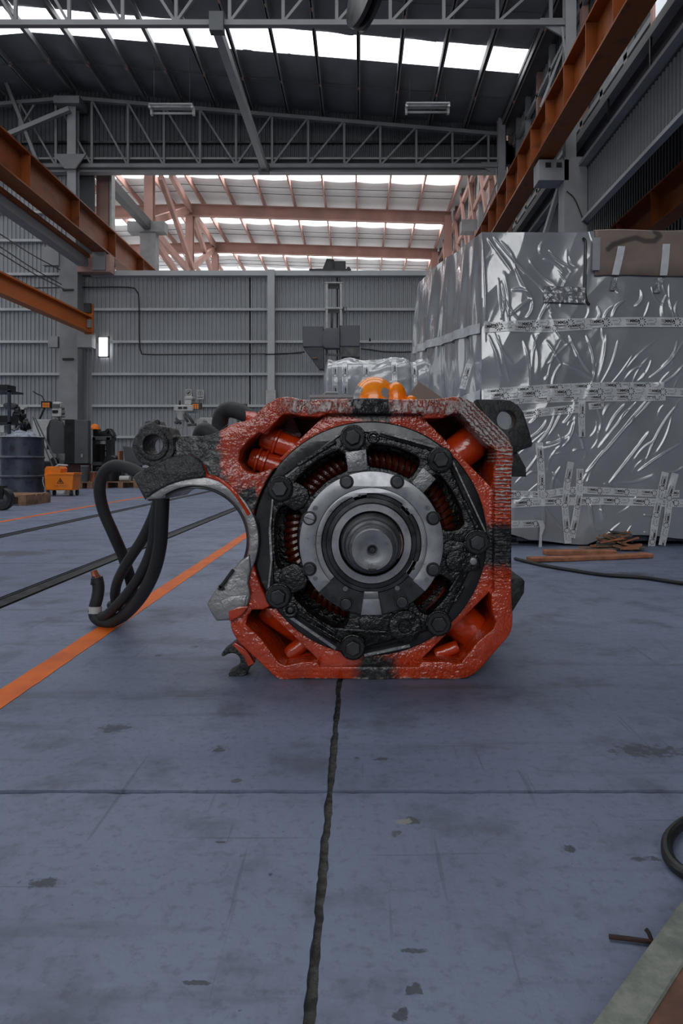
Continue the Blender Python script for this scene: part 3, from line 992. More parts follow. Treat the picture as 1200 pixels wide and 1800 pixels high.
M['machined'] = turned('light_machined_steel', '828488', '9a9c9f', .34, .6)
M['machined_mid'] = turned('grey_machined_steel', '66686b', '808286', .32, .7)
M['machined_dark'] = turned('dark_oiled_steel', '2c2d2f', '434548', .34, .7)
M['bolt'] = turned('dark_bolt_steel', '2e3032', '484a4d', .38, .7)
M['spoke'] = cast('bare_filed_spoke_steel', '6d6e70', '8a8b8d', .4, 0, .5, metal=.6, scale=30)
M['seat_steel'] = cast('grey_bearing_seat_steel', '7c7d7e', '979797', .4, 0, .5, metal=.6, scale=22, hi='3d3d3d', hi_amt=.5)
M['copper'] = pbr('copper_tip', '9a5a40', .4, metal=.6)

# ---- frame: outer casting with one big inner opening (four corner pockets and the end shield seat)
outer = [(233, 839), (242, 830), (258, 822), (272, 815), (296, 803), (311, 767), (336, 766), (362, 767), (386, 758), (410, 744), (432, 740), (446, 734), (464, 713), (485, 700), (500, 697), (515, 698), (530, 703),
         (560, 702), (615, 701), (650, 699), (700, 702), (760, 702), (785, 699), (803, 696), (823, 701), (847, 723), (870, 745), (890, 764), (901, 782), (903, 806), (899, 828), (899, 900), (899, 1000), (899, 1060), (902, 1092),
         (897, 1116), (875, 1140), (853, 1166), (838, 1182), (823, 1191), (806, 1195), (760, 1194), (700, 1194), (660, 1196), (640, 1195), (610, 1194), (560, 1194), (528, 1193), (510, 1195), (494, 1196), (483, 1191), (470, 1178), (455, 1163), (430, 1140), (410, 1118), (404, 1097),
         (406, 1088), (420, 1078), (432, 1060), (437, 1036), (434, 1010), (440, 985)]
arc = [(342 + 95 * math.cos(a), 950 + 95 * math.sin(a)) for a in np.linspace(math.radians(25), math.radians(-130), 26)]
outer_all = chaikin(outer, 1) + arc[0:0] 
outer_all = chaikin(outer[:-1], 1, False) + arc + [(280, 874), (262, 881), (254, 878)]
inner = [(560, 733), (530, 732), (512, 728), (497, 729), (487, 740), (463, 763), (455, 760), (435, 777), (422, 793), (419, 810), (430, 827), (447, 833), (463, 828), (478, 822)]
ca = [(650 + 209 * math.cos(a), 948 + 209 * math.sin(a)) for a in np.linspace(math.radians(217), math.radians(146), 14)]
inner += ca + [(462, 1072), (443, 1072), (435, 1083), (432, 1097), (459, 1123), (490, 1165), (501, 1170), (532, 1163), (558, 1163), (562, 1172), (735, 1172), (742, 1163), (787, 1163), (802, 1167), (810, 1165), (840, 1127), (867, 1105), (871, 1093),
               (864, 1073), (863, 1044), (868, 1040), (868, 860), (865, 857), (867, 820), (873, 807), (872, 792), (854, 780), (827, 750), (816, 733), (807, 727), (795, 727), (777, 735), (746, 736), (740, 727), (575, 727)]
plate('frame', [q2(outer_all), q2(inner)], YM, .30, M['frame'], motor, .0045, 2)
# recessed web plate between the pockets, open towards the left where the shield meets the axle arm
web = [(487, 808), (530, 767), (562, 736), (576, 722), (744, 722), (752, 740), (866, 857), (872, 862), (872, 1040), (863, 1044), (742, 1164), (735, 1177), (560, 1177), (556, 1163), (462, 1073)]
ca2 = [(650 + 205 * math.cos(a), 948 + 205 * math.sin(a)) for a in np.linspace(math.radians(142), math.radians(-138), 70)]
plate('web_plate', [q2(web + ca2)], YM + .028, .05, M['frame'], motor, .002)
# rear body closing the pockets
def scale_out(pts, k, c=(650, 948)): return [(c[0] + (p[0] - c[0]) * k, c[1] + (p[1] - c[1]) * k) for p in pts]
body = [(500, 705), (808, 705), (893, 790), (893, 1110), (815, 1188), (495, 1188), (425, 1120), (425, 800)]
plate('rear_body', [q2(chaikin(body, 1))], YM + .27, .40, M['red_gloss'], motor, .01)
plate('pocket_back', [q2([(404, 790), (440, 752), (500, 722), (520, 760), (480, 850), (430, 845), (406, 825)])], YM + .2, .07, M['red_gloss'], motor, .004)
# glossy rounded ducts and pole ends seen inside the corner pockets
def duct(a, b, r, Y0, bands=()):
    A = Vector((*[q2([a], YM)[0][0]], Y0, q2([a], YM)[0][1])) if False else Vector((q2([a])[0][0], Y0, q2([a])[0][1]))
    B = Vector((q2([b])[0][0], Y0, q2([b])[0][1]))
    n = 10
    pts = [A.lerp(B, i / n) for i in range(n + 1)]
    rr = [U(r) * (.86 if i in (0, n) else 1) for i in range(n + 1)]
    d = MB().tube(pts, rr, 20).build('pole_end', M['red_gloss'], motor)
    for t_ in bands:
        c_ = A.lerp(B, t_); e = (B - A).normalized() * U(4)
        MB().tube([c_ - e, c_ - e * .5, c_ + e * .5, c_ + e], [U(r), U(r + 4), U(r + 4), U(r)], 20, caps=False).build('band', M['red_gloss'], d)
duct((452, 765), (545, 800), 22, YM + .10, (.28,))
duct((430, 803), (510, 830), 20, YM + .10, (.18, .34))
duct((775, 830), (850, 770), 34, YM + .13)
duct((770, 1070), (850, 1135), 36, YM + .13)
duct((455, 1080), (560, 1150), 30, YM + .13)
duct((500, 1165), (550, 1130), 14, YM + .08)
duct((770, 1165), (812, 1150), 12, YM + .08)
# ---- end shield
SC = (650, 948)
def pol(c, r, deg): return (c[0] + r * math.cos(math.radians(deg)), c[1] + r * math.sin(math.radians(deg)))
cS = (q2([SC])[0][0], 0, q2([SC])[0][1])
fl_in = [pol(SC, 172, a) for a in range(0, 360, 5)]
plate('shield_flange', [q2([pol(SC, 208, a) for a in range(0, 360, 3)]), q2(fl_in)], YM + .016, .05, M['flange_black'], motor, .004, 2)
bolts = [(620, 769), (774, 808), (838, 953), (771, 1096), (620, 1138), (489, 1048), (492, 859)]
bang = [math.degrees(math.atan2(p[1] - SC[1], p[0] - SC[0])) for p in bolts]
# raised heptagonal casting with kidney windows
hept = []
for k in range(7):
    a0, a1 = bang[k], bang[(k + 1) % 7]
    if a1 < a0: a1 += 360
    r0 = 200
    for t_ in np.linspace(0, 1, 8)[:-1]:
        a = a0 + (a1 - a0) * t_
        d0, d1 = math.radians(a - a0), math.radians(a1 - a)
        half = math.radians((a1 - a0) / 2)
        r = r0 * math.cos(half) / math.cos(math.radians(a) - math.radians((a0 + a1) / 2))
        hept.append(pol(SC, min(r, 199), a))
wins = [(-126, 20, 128, 165), (-74, 18, 128, 166), (-26, 20, 128, 166), (41, 14, 126, 166), (126, 21, 128, 166), (181, 22, 128, 168)]
holes = []
for a, hw, r0, r1 in wins:
    rim = [pol(SC, r1, a + hw * t_) for t_ in np.linspace(-.86, .86, 9)] + [pol(SC, (r0 + r1) / 2 + 4, a + hw)] + \
          [pol(SC, r0, a + hw * t_) for t_ in np.linspace(.92, -.92, 9)] + [pol(SC, (r0 + r1) / 2 + 4, a - hw)]
    holes.append(q2(chaikin(rim, 1)))
shield = plate('shield_casting', [q2(chaikin(hept, 1)), *holes], YM - .004, .06, M['cast_black'], motor, .006, 2)
# bright chipped chord edges of the casting
for a, b, wd in (((480, 868), (474, 930), 3), ((474, 930), (477, 985), 4), ((477, 985), (471, 1040), 3), ((500, 840), (600, 760), 3), ((640, 757), (662, 756), 3), ((668, 758), (765, 786), 4), ((795, 810), (853, 935), 2.5), ((640, 1152), (720, 1135), 5), ((510, 1085), (590, 1140), 5)):
    A, B = q2([a, b], YM - .006)
    MB().bar((A[0], YM - .004, A[1]), (B[0], YM - .004, B[1]), U(wd), .006, (0, 1, 0)).build('chord_edge', M['spoke'], shield)
# cast ribs along the rim
for a, b, wd in (((522, 818), (590, 775), 7), ((815, 880), (840, 930), 7), ((815, 1030), (798, 1060), 6), ((808, 1010), (790, 1040), 6), ((525, 1072), (590, 1115), 5), ((588, 1106), (680, 1112), 6), ((545, 1096), (600, 1128), 4)):
    A, B = q2([a, b], YM - .01)
    MB().bar((A[0], YM - .006, A[1]), (B[0], YM - .006, B[1]), U(wd), .014, (0, 1, 0)).build('rim_rib', M['cast_black'], shield, .003, 2)
# bare steel spokes
for pts in ([(607, 795), (643, 790), (646, 826), (612, 830)], [(743, 822), (766, 842), (742, 868), (724, 848)]):
    plate('bare_spoke', [q2(pts, YM - .009)], YM - .009, .02, M['spoke'], shield, .001)
# lower bosses, plug and blank cover
def disc(c, r, y0, d, mat, parent, name, n=32, bev=.003, hole=0):
    ol = [q2([pol(c, r, a * 360 / n) for a in range(n)], y0)]
    if hole: ol.append(q2([pol(c, hole, a * 360 / n) for a in range(n)], y0))
    return plate(name, ol, y0, d, mat, parent, bev, 2)
disc((802, 986), 19, YM - .016, .02, M['cast_black'], shield, 'blank_cover')
plate('cover_arm', [q2([(805, 970), (842, 972), (846, 1000), (815, 1008)], YM - .012)], YM - .012, .015, M['cast_black'], shield, .003)
disc((712, 1102), 29, YM - .014, .02, M['cast_black'], shield, 'grease_boss', hole=11)
disc((656, 769), 11, YM - .012, .02, M['cast_black'], shield, 'dowel_boss', hole=6)
disc((656, 769), 6, YM - .004, .008, M['machined'], shield, 'dowel_pin')
disc((510, 1073), 14, YM - .012, .02, M['cast_black'], shield, 'dowel_boss', hole=7)
disc((510, 1073), 6, YM - .006, .008, M['bolt'], shield, 'dowel_pin')
disc((832, 987), 7, YM - .016, .01, M['machined'], shield, 'dowel_pin')
# radial web bars between windows, slightly proud
for a, r0, r1, wd in ((-99.5, 128, 160, 40), (-150, 128, 175, 46), (153, 128, 175, 50), (84, 128, 165, 70), (8, 128, 175, 38)):
    c0, c1 = pol(SC, r0, a), pol(SC, r1, a)
    nx_, ny_ = -math.sin(math.radians(a)) * wd / 2, math.cos(math.radians(a)) * wd / 2
    plate('shield_spoke', [q2(chaikin([(c0[0] + nx_, c0[1] + ny_), (c1[0] + nx_, c1[1] + ny_), (c1[0] - nx_, c1[1] - ny_), (c0[0] - nx_, c0[1] - ny_)], 1), YM - .008)], YM - .008, .02, M['cast_black'], shield, .004, 2)


def hexbolt(px, py, y0, r, parent, name='bolt', washer=True, round_=False):
    Y0 = y0
    c = q2([(px, py)], Y0)[0]
    rr = U(r)
    root = None
    n = 6
    a0 = random.random()
    v = []
    hh = rr * .75
    prof = [(rr, 0), (rr, -hh * .8), (rr * .88, -hh)]
    N = 24 if round_ else 6
    b = MB()
    vv, fs = [], []
    for r_, y_ in prof:
        for k in range(N):
            a = a0 + 2 * PI * k / N
            vv.append((c[0] + r_ * math.cos(a), Y0 + y_, c[1] + r_ * math.sin(a)))
    for i in range(2):
        for k in range(N): fs.append((i * N + k, i * N + (k + 1) % N, (i + 1) * N + (k + 1) % N, (i + 1) * N + k))
    fs.append(tuple(2 * N + k for k in range(N)))
    b.add(vv, fs)
    o = b.build(name, M['bolt'], parent, .0012, 2)
    if washer:
        MB().lathe((c[0], 0, c[1]), [(rr * .9, Y0 - rr * .12), (rr * 1.32, Y0 - rr * .12), (rr * 1.38, Y0), (rr * 1.38, Y0 + .01)], 28).build('washer', M['flange_black'], o)
    return o


for (px, py) in bolts:
    disc((px, py), 23, YM - .016, .03, M['cast_black'], shield, 'bolt_boss')
    hexbolt(px, py, YM - .017, 14.5, motor, 'bolt')
# ---- winding behind the windows
wd_ = MB().lathe(cS, [(U(100), YM + .125), (U(180), YM + .125), (U(180), YM + .2), (U(100), YM + .2)], 48).build('armature_core', M['cast_black'], motor)
M['winding'] = pbr('varnished_red_winding', '3e1204', .25, var=.4, scale=30, bump=.3, bscale=60, coat=.25)
vv, fs = None, None
lobe = MB()
pts = [(U(-17), 0, U(-5)), (U(-11), U(-9), U(-3)), (0, U(-13), 0), (U(11), U(-9), U(4)), (U(17), 0, U(7))]
lobe.tube(smooth_path(pts, 3), [U(3.5)] * 2 + [U(6.2)] * 9 + [U(3.5)] * 2, 8)
lobe_me = None
for k in range(72):
    a = math.radians(k * 5)
    r = U(139)
    if lobe_me is None:
        o = lobe.build('winding_coil', M['winding'], None)
        lobe_me = o.data
    else:
        o = bpy.data.objects.new('winding_coil', lobe_me); COL.objects.link(o)
    o.parent = wd_
    base = Vector((cS[0] + r * math.cos(a), YM + .1, cS[2] + r * math.sin(a))) - off(wd_)
    o.location = base
    o.rotation_euler = (0, -a, 0)

# ---- bearing cap and shaft
BC = (652.5, 955)
def cen(Y): return (q2([BC], YM)[0][0], 0, q2([BC], YM)[0][1])
cB = cen(YM)
# the axis itself: photo centre refers to the cap face, about 2.4 cm in front of the frame face
YC = YM - .026
cB = (q2([BC], YC)[0][0], 0, q2([BC], YC)[0][1])
def Uc(r): return r / F * YC
cap = MB().lathe(cB, [(Uc(60), YC + .03), (Uc(60), YC + .004), (Uc(88), YC + .004), (Uc(126), YC + .004), (Uc(127), YC + .006), (Uc(127), YC + .04)], 96, smooth=True).build('bearing_cap', M['machined_dark'], motor)
def ring2(r0, r1, a0, a1, y0, d, mat, parent, name, bev=.0012, rin=None, n=80):
    o_ = [pol(BC, r1, a) for a in np.linspace(a0, a1, n)]
    i_ = [pol(BC, (rin(a) if rin else r0), a) for a in np.linspace(a1, a0, n)]
    return plate(name, [q2(o_ + i_, y0)], y0, d, mat, parent, bev)
# light retaining ring, 270 degrees
ring2(98, 126.5, 137, 402, YC - .004, .012, M['machined'], cap, 'retaining_ring', .0012)
def tabs(a):
    a = a % 360
    for c_, w_ in ((256, 8), (316, 7), (31, 9)):
        d = abs((a - c_ + 180) % 360 - 180)
        if d < w_: return 79
    return 88
ring2(88, 97.5, 138, 401, YC - .001, .010, M['machined'], cap, 'tab_ring', .0008, rin=tabs, n=260)
for c_ in (256, 316, 31):
    p = pol(BC, 86, c_)
    MB().lathe((q2([p], YC - .0015)[0][0], 0, q2([p], YC - .0015)[0][1]), lathe_close([(U(2.6), YC - .0022), (U(2.6), YC + .002)]), 12).build('tab_hole', M['black_paint'], cap)
# key at the bottom
plate('key', [q2([(640, 1040), (664, 1040), (671, 1081), (634, 1081)], YC - .006)], YC - .006, .014, M['machined'], cap, .001)
MB().lathe((q2([(652, 1047)], YC - .006)[0][0], 0, q2([(652, 1047)], YC - .006)[0][1]), lathe_close([(U(2.8), YC - .0068), (U(2.8), YC)]), 12).build('tab_hole', M['black_paint'], cap)
plate('key_step', [q2([(640, 1041), (664, 1041), (666, 1053), (638, 1053)], YC - .0075)], YC - .0075, .01, M['machined_mid'], cap, .0008)
# inner labyrinth rings
MB().lathe(cB, [(Uc(88), YC + .003), (Uc(86), YC - .001), (Uc(80), YC - .001), (Uc(79), YC + .002), (Uc(72), YC + .001), (Uc(71), YC - .006), (Uc(69), YC - .008), (Uc(58), YC - .008), (Uc(56), YC - .004), (Uc(55), YC + .03)], 96).build('labyrinth_ring', M['machined_dark'], cap)
MB().lathe(cB, [(Uc(69.5), YC - .0085), (Uc(57.5), YC - .0085), (Uc(57), YC - .006), (Uc(57), YC + .01)], 96).build('seal_ring', M['machined'], cap)
for px, py in ((609, 847), (698, 847), (761, 911), (761, 1001), (706, 1058), (608, 1061), (544, 1000), (544, 911)):
    c_ = q2([(px, py)], YC - .004)[0]
    rec = MB().lathe((c_[0], 0, c_[1]), lathe_close([(U(12.5), YC - .0046), (U(12.5), YC + .004)]), 24).build('bolt_recess', M['black_paint'], cap)
    b = hexbolt(px, py, YC - .004, 10.2, cap, 'cap_bolt', False, True)
    if (px, py) == (544, 911):
        MB().bar((c_[0] - U(9), YC - .0165, c_[1] + U(3)), (c_[0] + U(9), YC - .0165, c_[1] - U(3)), U(1.2), .001, (0, 1, 0)).build('slot', M['black_paint'], b)
        b.data.materials.clear(); b.data.materials.append(M['machined'])
for px, py in ((554, 893), (752, 893), (554, 1017), (750, 1019), (607, 1035), (698, 1034)):
    c_ = q2([(px, py)], YC - .004)[0]
    MB().lathe((c_[0], 0, c_[1]), lathe_close([(U(4.4), YC - .0048), (U(4.4), YC + .004)]), 16).build('dowel_pin', M['machined_mid'], cap)
# shaft: stepped and tapered, sticking out towards the viewer
S = 1250 / YC
def face(Y): return Y
sh = MB().lathe(cB, [(Uc(54), YC + .03), (Uc(53), YC - .012), (Uc(51.5), YC - .016), (Uc(50.5), YC - .028), (Uc(49), YC - .03), (Uc(46), YC - .05), (Uc(44), YC - .075), (Uc(40), YC - .078), (Uc(39.5), YC - .092), (Uc(38.5), YC - .095), (Uc(37), YC - .118), (Uc(35.5), YC - .12), (Uc(34.5), YC - .135), (Uc(33), YC - .138),
                    (Uc(20), YC - .138), (Uc(19), YC - .1375), (Uc(9), YC - .1375), (Uc(6), YC - .134), (Uc(3.5), YC - .122), (.0001, YC - .12)], 72).build('shaft', M['machined_mid'], motor)
MB().lathe(cB, [(Uc(46.5), YC - .047), (Uc(47), YC - .05), (Uc(45), YC - .068), (Uc(44.2), YC - .07)], 72).build('shaft_band', M['machined_dark'], sh)
MB().lathe(cB, lathe_close([(Uc(4.6), YC - .1378), (Uc(4.6), YC - .13)]), 20).build('centre_hole', M['black_paint'], sh)
MB().box(cB[0] - Uc(7.5), cB[0] + Uc(7.5), YC - .1385, YC - .11, cB[2] - Uc(35), cB[2] - Uc(29)).build('keyway', M['black_paint'], sh, .002)
MB().tube([(cB[0] + Uc(53 * math.cos(a)), YC - .010, cB[2] + Uc(53 * math.sin(a))) for a in np.linspace(-.5, .35, 8)], [.002, .003, .004, .0035, .004, .003, .0025, .001], 6).build('rust_streak', pbr('rust_tan', '9a7a68', .8, var=.4, scale=60), sh)

# ---- axle bearing seat on the left arm
AC = (342, 950)
o_ = [pol(AC, 112, a) for a in np.linspace(-140, 28, 60)] + [pol(AC, 96, a) for a in np.linspace(31, -122, 55)] + [(283, 876), (254, 879)]
seat = plate('axle_seat_rim', [q2(o_, YM - .008)], YM - .008, .03, M['seat_steel'], motor, .002)
o_ = [pol(AC, 97, a) for a in np.linspace(-122, 32, 55)] + [pol(AC, 91, a) for a in np.linspace(34, -118, 50)] + [(291, 877)]
plate('axle_bore_lip', [q2(o_, YM + .004)], YM + .004, .24, M['machined_dark'], motor, .0015)
# lower bearing jaw of bare steel
jaw = [(363, 1062), (370, 1050), (378, 1037), (388, 1024), (398, 1013), (411, 999), (423, 985), (438, 975), (441, 1000), (436, 1025), (440, 1045), (436, 1062), (424, 1080), (402, 1091), (380, 1092), (372, 1080)]
jw = plate('bearing_jaw', [q2(jaw, YM - .014)], YM - .014, .22, M['seat_steel'], motor, .005, 2)
plate('jaw_face', [q2([(368, 1064), (405, 1048), (434, 1046), (430, 1064), (402, 1088), (382, 1090)], YM - .018)], YM - .018, .01, M['seat_steel'], jw, .003)
plate('jaw_paint', [q2([(401, 1075), (420, 1066), (437, 1066), (424, 1082), (403, 1093)], YM - .021)], YM - .021, .012, M['red_gloss'], jw, .003)
for a, b in (((385, 1036), (410, 1001)), ((386, 1028), (393, 1036))):
    A, B = q2([a, b], YM - .016)
    MB().bar((A[0], YM - .02, A[1]), (B[0], YM - .02, B[1]), U(5), .012, (0, 1, 0)).build('jaw_clip', M['black_paint'], jw, .001)
# rough bare upper arm end
arm = [(233, 839), (244, 829), (272, 815), (300, 802), (330, 798), (352, 808), (360, 826), (362, 840), (330, 842), (300, 850), (272, 864), (254, 878)]
plate('arm_end', [q2(chaikin(arm, 1), YM - .016)], YM - .016, .2, M['cast_grey'], motor, .006, 2)
# painted bead along the seat
bd = [(330, 803), (344, 808), (356, 820), (364, 836), (385, 843), (408, 861), (425, 884), (438, 905)]
MB().tube(smooth_path([(q2([p], YM - .004)[0][0], YM - .004, q2([p], YM - .004)[0][1]) for p in bd], 4), U(4.2), 8).build('paint_bead', M['red_gloss'], motor)
# upper arm back flange (dark wedge behind the lug)
plate('arm_flange', [q2([(300, 768), (315, 766), (380, 768), (386, 760), (330, 808), (290, 812)], YM + .02)], YM + .02, .16, M['lug_dark'], motor, .004)
# suspension lug with a hole
LC = (270, 783)
lo = []
for a in range(0, 360, 6):
    r = 38 + 6 * mnoise.noise(Vector((math.cos(math.radians(a)) * 2.2, math.sin(math.radians(a)) * 2.2, 4.0)))
    if 240 < a < 275: r += 5
    lo.append(pol(LC, r, a))
lug = plate('suspension_lug', [q2(lo, YM - .01), q2([pol(LC, 17.5, a) for a in range(0, 360, 12)], YM - .01)], YM - .01, .11, M['cast_grey'], motor, .008, 3)
disc((268, 782), 28, YM - .016, .03, M['cast_grey'], lug, 'lug_ring', hole=17.5, bev=.004)
for px, py, r in ((258, 745, 8), (270, 743, 8), (247, 757, 6), (240, 790, 7), (243, 803, 6)):
    c_ = q2([(px, py)], YM)[0]
    b = bmesh.new(); bmesh.ops.create_icosphere(b, subdivisions=2, radius=U(r))
    for v_ in b.verts:
        v_.co *= 1 + .25 * mnoise.noise(v_.co * 60 + Vector((px, py, 0)))
        v_.co += Vector((c_[0], YM + .02, c_[1])) - MO
    me = bpy.data.meshes.new('lump'); b.to_mesh(me); b.free()
    for p_ in me.polygons: p_.use_smooth = True
    o = link('lug_lump', me, M['cast_grey'], lug)
    o.location = -Vector(lug.location)
# ---- lifting lug plates on the right
M['lug'] = M['lug_dark']
pl = [(838, 702), (880, 702), (897, 704), (910, 712), (919, 724), (924, 738), (930, 758), (936, 780), (934, 785), (912, 793), (895, 800), (880, 790)]
plate('lifting_lug', [q2(pl, YM + .05), q2([pol((890, 738), 17, a) for a in range(0, 360, 10)], YM + .05)], YM + .05, .06, M['lug'], motor, .002)
plate('lug_foot', [q2([(890, 785), (908, 793), (924, 822), (925, 838), (890, 838)], YM + .06)], YM + .06, .05, M['lug'], motor, .002)
plate('side_foot', [q2([(890, 1017), (918, 1017), (922, 1022), (921, 1042), (899, 1078), (890, 1078)], YM + .05)], YM + .05, .25, M['lug'], motor, .002)
# ---- lower left claw
cl = [(404, 1136), (412, 1130), (430, 1140), (443, 1158), (447, 1167), (438, 1174), (433, 1187), (420, 1192), (402, 1190), (400, 1184), (411, 1179), (420, 1172), (423, 1160), (416, 1150), (404, 1148), (390, 1156), (388, 1148)]
plate('pipe_claw', [q2(chaikin(cl, 1), YM + .03)], YM + .03, .05, M['cast_grey'], motor, .003)
plate('claw_strap', [q2([(408, 1134), (413, 1130), (432, 1142), (447, 1166), (436, 1172), (428, 1154)], YM + .026)], YM + .026, .03, M['red_gloss'], motor, .002)
# ---- small clip bracket on top of the motor
cb = q2([(545, 698)], YM + .12)[0]
bz = q2([(585, 697)], YM + .12)[0]
br_ = MB().bar((cb[0], YM + .12, cb[1] + .002), (cb[0] + .12, YM + .12, cb[1] + .002), .02, .008)
br_.tube([(bz[0] - .03, YM + .12, cb[1]), (bz[0] - .02, YM + .12, cb[1] + .012), (bz[0] + .014, YM + .12, cb[1] + .012), (bz[0] + .024, YM + .12, cb[1])], .004, 6)
br_.build('clip_bracket', M['steel_grey'], motor)
# ---- cables of the motor
M['cable'] = pbr('dusty_black_cable', '2b2d2f', .6, var=.2, scale=14, bump=.2, bscale=50, spec=.35)


def cable(pts, r, name='cable'):
    return MB().tube(smooth_path([P(*p) for p in pts], 7), r, 14).build(name, M['cable'], motor)


cable([(262, 845, 2.14), (245, 832, 2.16), (222, 821, 2.18), (198, 819, 2.2), (181, 834, 2.22), (175, 862, 2.24), (182, 898, 2.27), (199, 938, 2.3), (217, 980, 2.36), (230, 1022, 2.42), (232, 1042, 2.47), (218, 1056, 2.53), (196, 1064, 2.6)], .0185)
for px, py, Y in ((178, 850, 2.23), (183, 883, 2.26)):
    pass
cable([(280, 868, 2.12), (270, 905, 2.16), (250, 948, 2.2), (226, 985, 2.26), (208, 1018, 2.34), (202, 1045, 2.42), (206, 1062, 2.47), (222, 1072, 2.47)], .0165)
cable([(279, 868, 2.1), (273, 915, 2.12), (266, 965, 2.16), (248, 1008, 2.22), (226, 1040, 2.3), (203, 1066, 2.38), (188, 1080, 2.43), (178, 1084, 2.455)], .0165)
c4 = cable([(286, 868, 2.08), (284, 915, 2.09), (281, 960, 2.12), (270, 1005, 2.18), (250, 1045, 2.26), (226, 1074, 2.36), (203, 1090, 2.43), (183, 1093, 2.46), (168, 1085, 2.475), (166, 1070, 2.48), (171, 1050, 2.48), (173, 1032, 2.48), (170, 1015, 2.48)], .0205)
MB().tube([P(167, 1078, 2.478), P(167.5, 1066, 2.48)], .0225, 14).build('cable_sleeve', M['white_paint'], c4)
MB().tube([P(170, 1018, 2.48), P(167, 1010, 2.48), P(164.5, 1003, 2.48)], [.018, .012, .011], 10).build('cable_tip', M['copper'], c4)
MB().tube([P(170, 1026, 2.48), P(168, 1012, 2.48)], [.0215, .014], 12).build('cable_wrap', M['cable'], c4)
# hose loops above the arm
h1 = cable([(452, 741, 2.16), (440, 734, 2.17), (422, 724, 2.19), (404, 720, 2.21), (391, 727, 2.22), (386, 745, 2.23), (386, 775, 2.24), (392, 805, 2.26)], .0255, 'hose')
plate('hose_collar', [q2([(430, 722), (450, 724), (462, 742), (440, 752), (432, 744)], YM + .2)], YM + .2, .06, M['red_gloss'], h1, .006)
cable([(420, 812, 2.1), (395, 784, 2.12), (372, 764, 2.14), (358, 757, 2.15), (352, 768, 2.16), (356, 790, 2.17), (362, 812, 2.18)], .0245, 'hose')
# ================================================================ PLASTIC-WRAPPED MACHINE
YW = 4.76
KW = YW / F
def wx(px): return (px - VX) * KW
def wz(py): return H - (py - VY) * KW
crate = thing('wrapped_machine', (1.5, YW + .8, 0), 'large machine wrapped in shiny grey plastic film with printed tape', 'wrapped machine')


def film_mat():
    m = Mat('grey_clear_plastic_film')
    n = m.noise(2.2, 4); n2 = m.noise(9, 5, .6)
    c = m.mix(n.ramp(.3, .7), '8a8e93', '9a9ea3')
    c = m.mix(n2.ramp(.6, .75) * .3, c, '9da1a6')
    m.set(color=c, rough=n2.ramp(.3, .7, .12, .22), spec=.5, ior=1.75, coat=1.0, coatr=.05, coatior=1.65)
    m.bump(m.noise(5, 3), .2, .01)
    return m.m


M['film'] = film_mat()
fr = random.Random(11)
# folds on the front: (x0, y0, x1, y1, width px, height px)
folds = []
def fo(x0, y0, x1, y1, w_=2.2, h_=2.6): folds.append((x0, y0, x1, y1, w_, h_))
for a in ((868, 418, 955, 508), (857, 420, 900, 480), (846, 415, 852, 600), (880, 425, 905, 475), (905, 470, 935, 525), (875, 490, 885, 565), (882, 500, 880, 560), (930, 458, 975, 500), (935, 525, 925, 560),
          (955, 455, 990, 480), (980, 475, 1000, 500), (1002, 480, 985, 540), (985, 510, 950, 560), (968, 535, 945, 570), (895, 555, 935, 525), (893, 555, 885, 480), (965, 440, 1010, 470), (1000, 450, 1015, 470), (900, 510, 935, 522),
          (858, 590, 880, 660), (868, 585, 900, 640), (875, 590, 895, 670), (945, 590, 935, 670), (935, 590, 942, 660), (920, 600, 930, 690), (985, 600, 960, 680), (960, 600, 985, 640), (1000, 590, 1040, 660), (1030, 590, 1042, 670),
          (990, 640, 1040, 665), (985, 640, 970, 690), (1065, 590, 1050, 670), (1085, 600, 1055, 675), (1110, 625, 1060, 690), (1155, 595, 1085, 670), (1135, 640, 1095, 672), (1200, 600, 1140, 665), (1200, 640, 1150, 680), (1137, 630, 1110, 680),
          (1175, 500, 1185, 560), (1170, 520, 1165, 560), (1095, 530, 1075, 560), (1075, 540, 1060, 565), (1125, 510, 1115, 540), (1190, 530, 1192, 560), (1050, 540, 1045, 565), (1140, 530, 1130, 560), (1030, 530, 1028, 562),
          (1150, 700, 1060, 800), (1140, 700, 1030, 830), (1120, 705, 1050, 790), (1100, 710, 1065, 760), (1080, 705, 1060, 735), (1062, 790, 1030, 850), (1140, 760, 1070, 850), (1180, 730, 1150, 800), (1190, 710, 1135, 810), (1195, 780, 1120, 830),
          (1050, 720, 1050, 765), (1048, 740, 1035, 770), (1010, 705, 990, 745), (990, 715, 960, 770), (975, 720, 945, 780), (1010, 740, 990, 780), (990, 770, 960, 780), (1000, 800, 970, 800), (1025, 790, 1005, 795), (1010, 760, 1025, 790),
          (930, 745, 945, 720), (945, 790, 1000, 765), (970, 830, 985, 850), (920, 840, 950, 830), (950, 880, 990, 930), (1035, 885, 1040, 920), (1040, 920, 1060, 930), (1055, 885, 1060, 915), (1050, 895, 1062, 915), (900, 890, 940, 880),
          (930, 770, 960, 740), (905, 850, 945, 800), (1080, 850, 1150, 835), (1095, 870, 1060, 850), (1170, 830, 1200, 820), (1130, 905, 1160, 908), (1130, 935, 1150, 940), (985, 820, 970, 870), (1010, 885, 1000, 940), (955, 890, 945, 950)):
    fo(*a, fr.uniform(1.1, 2.1), fr.uniform(1.0, 2.2))
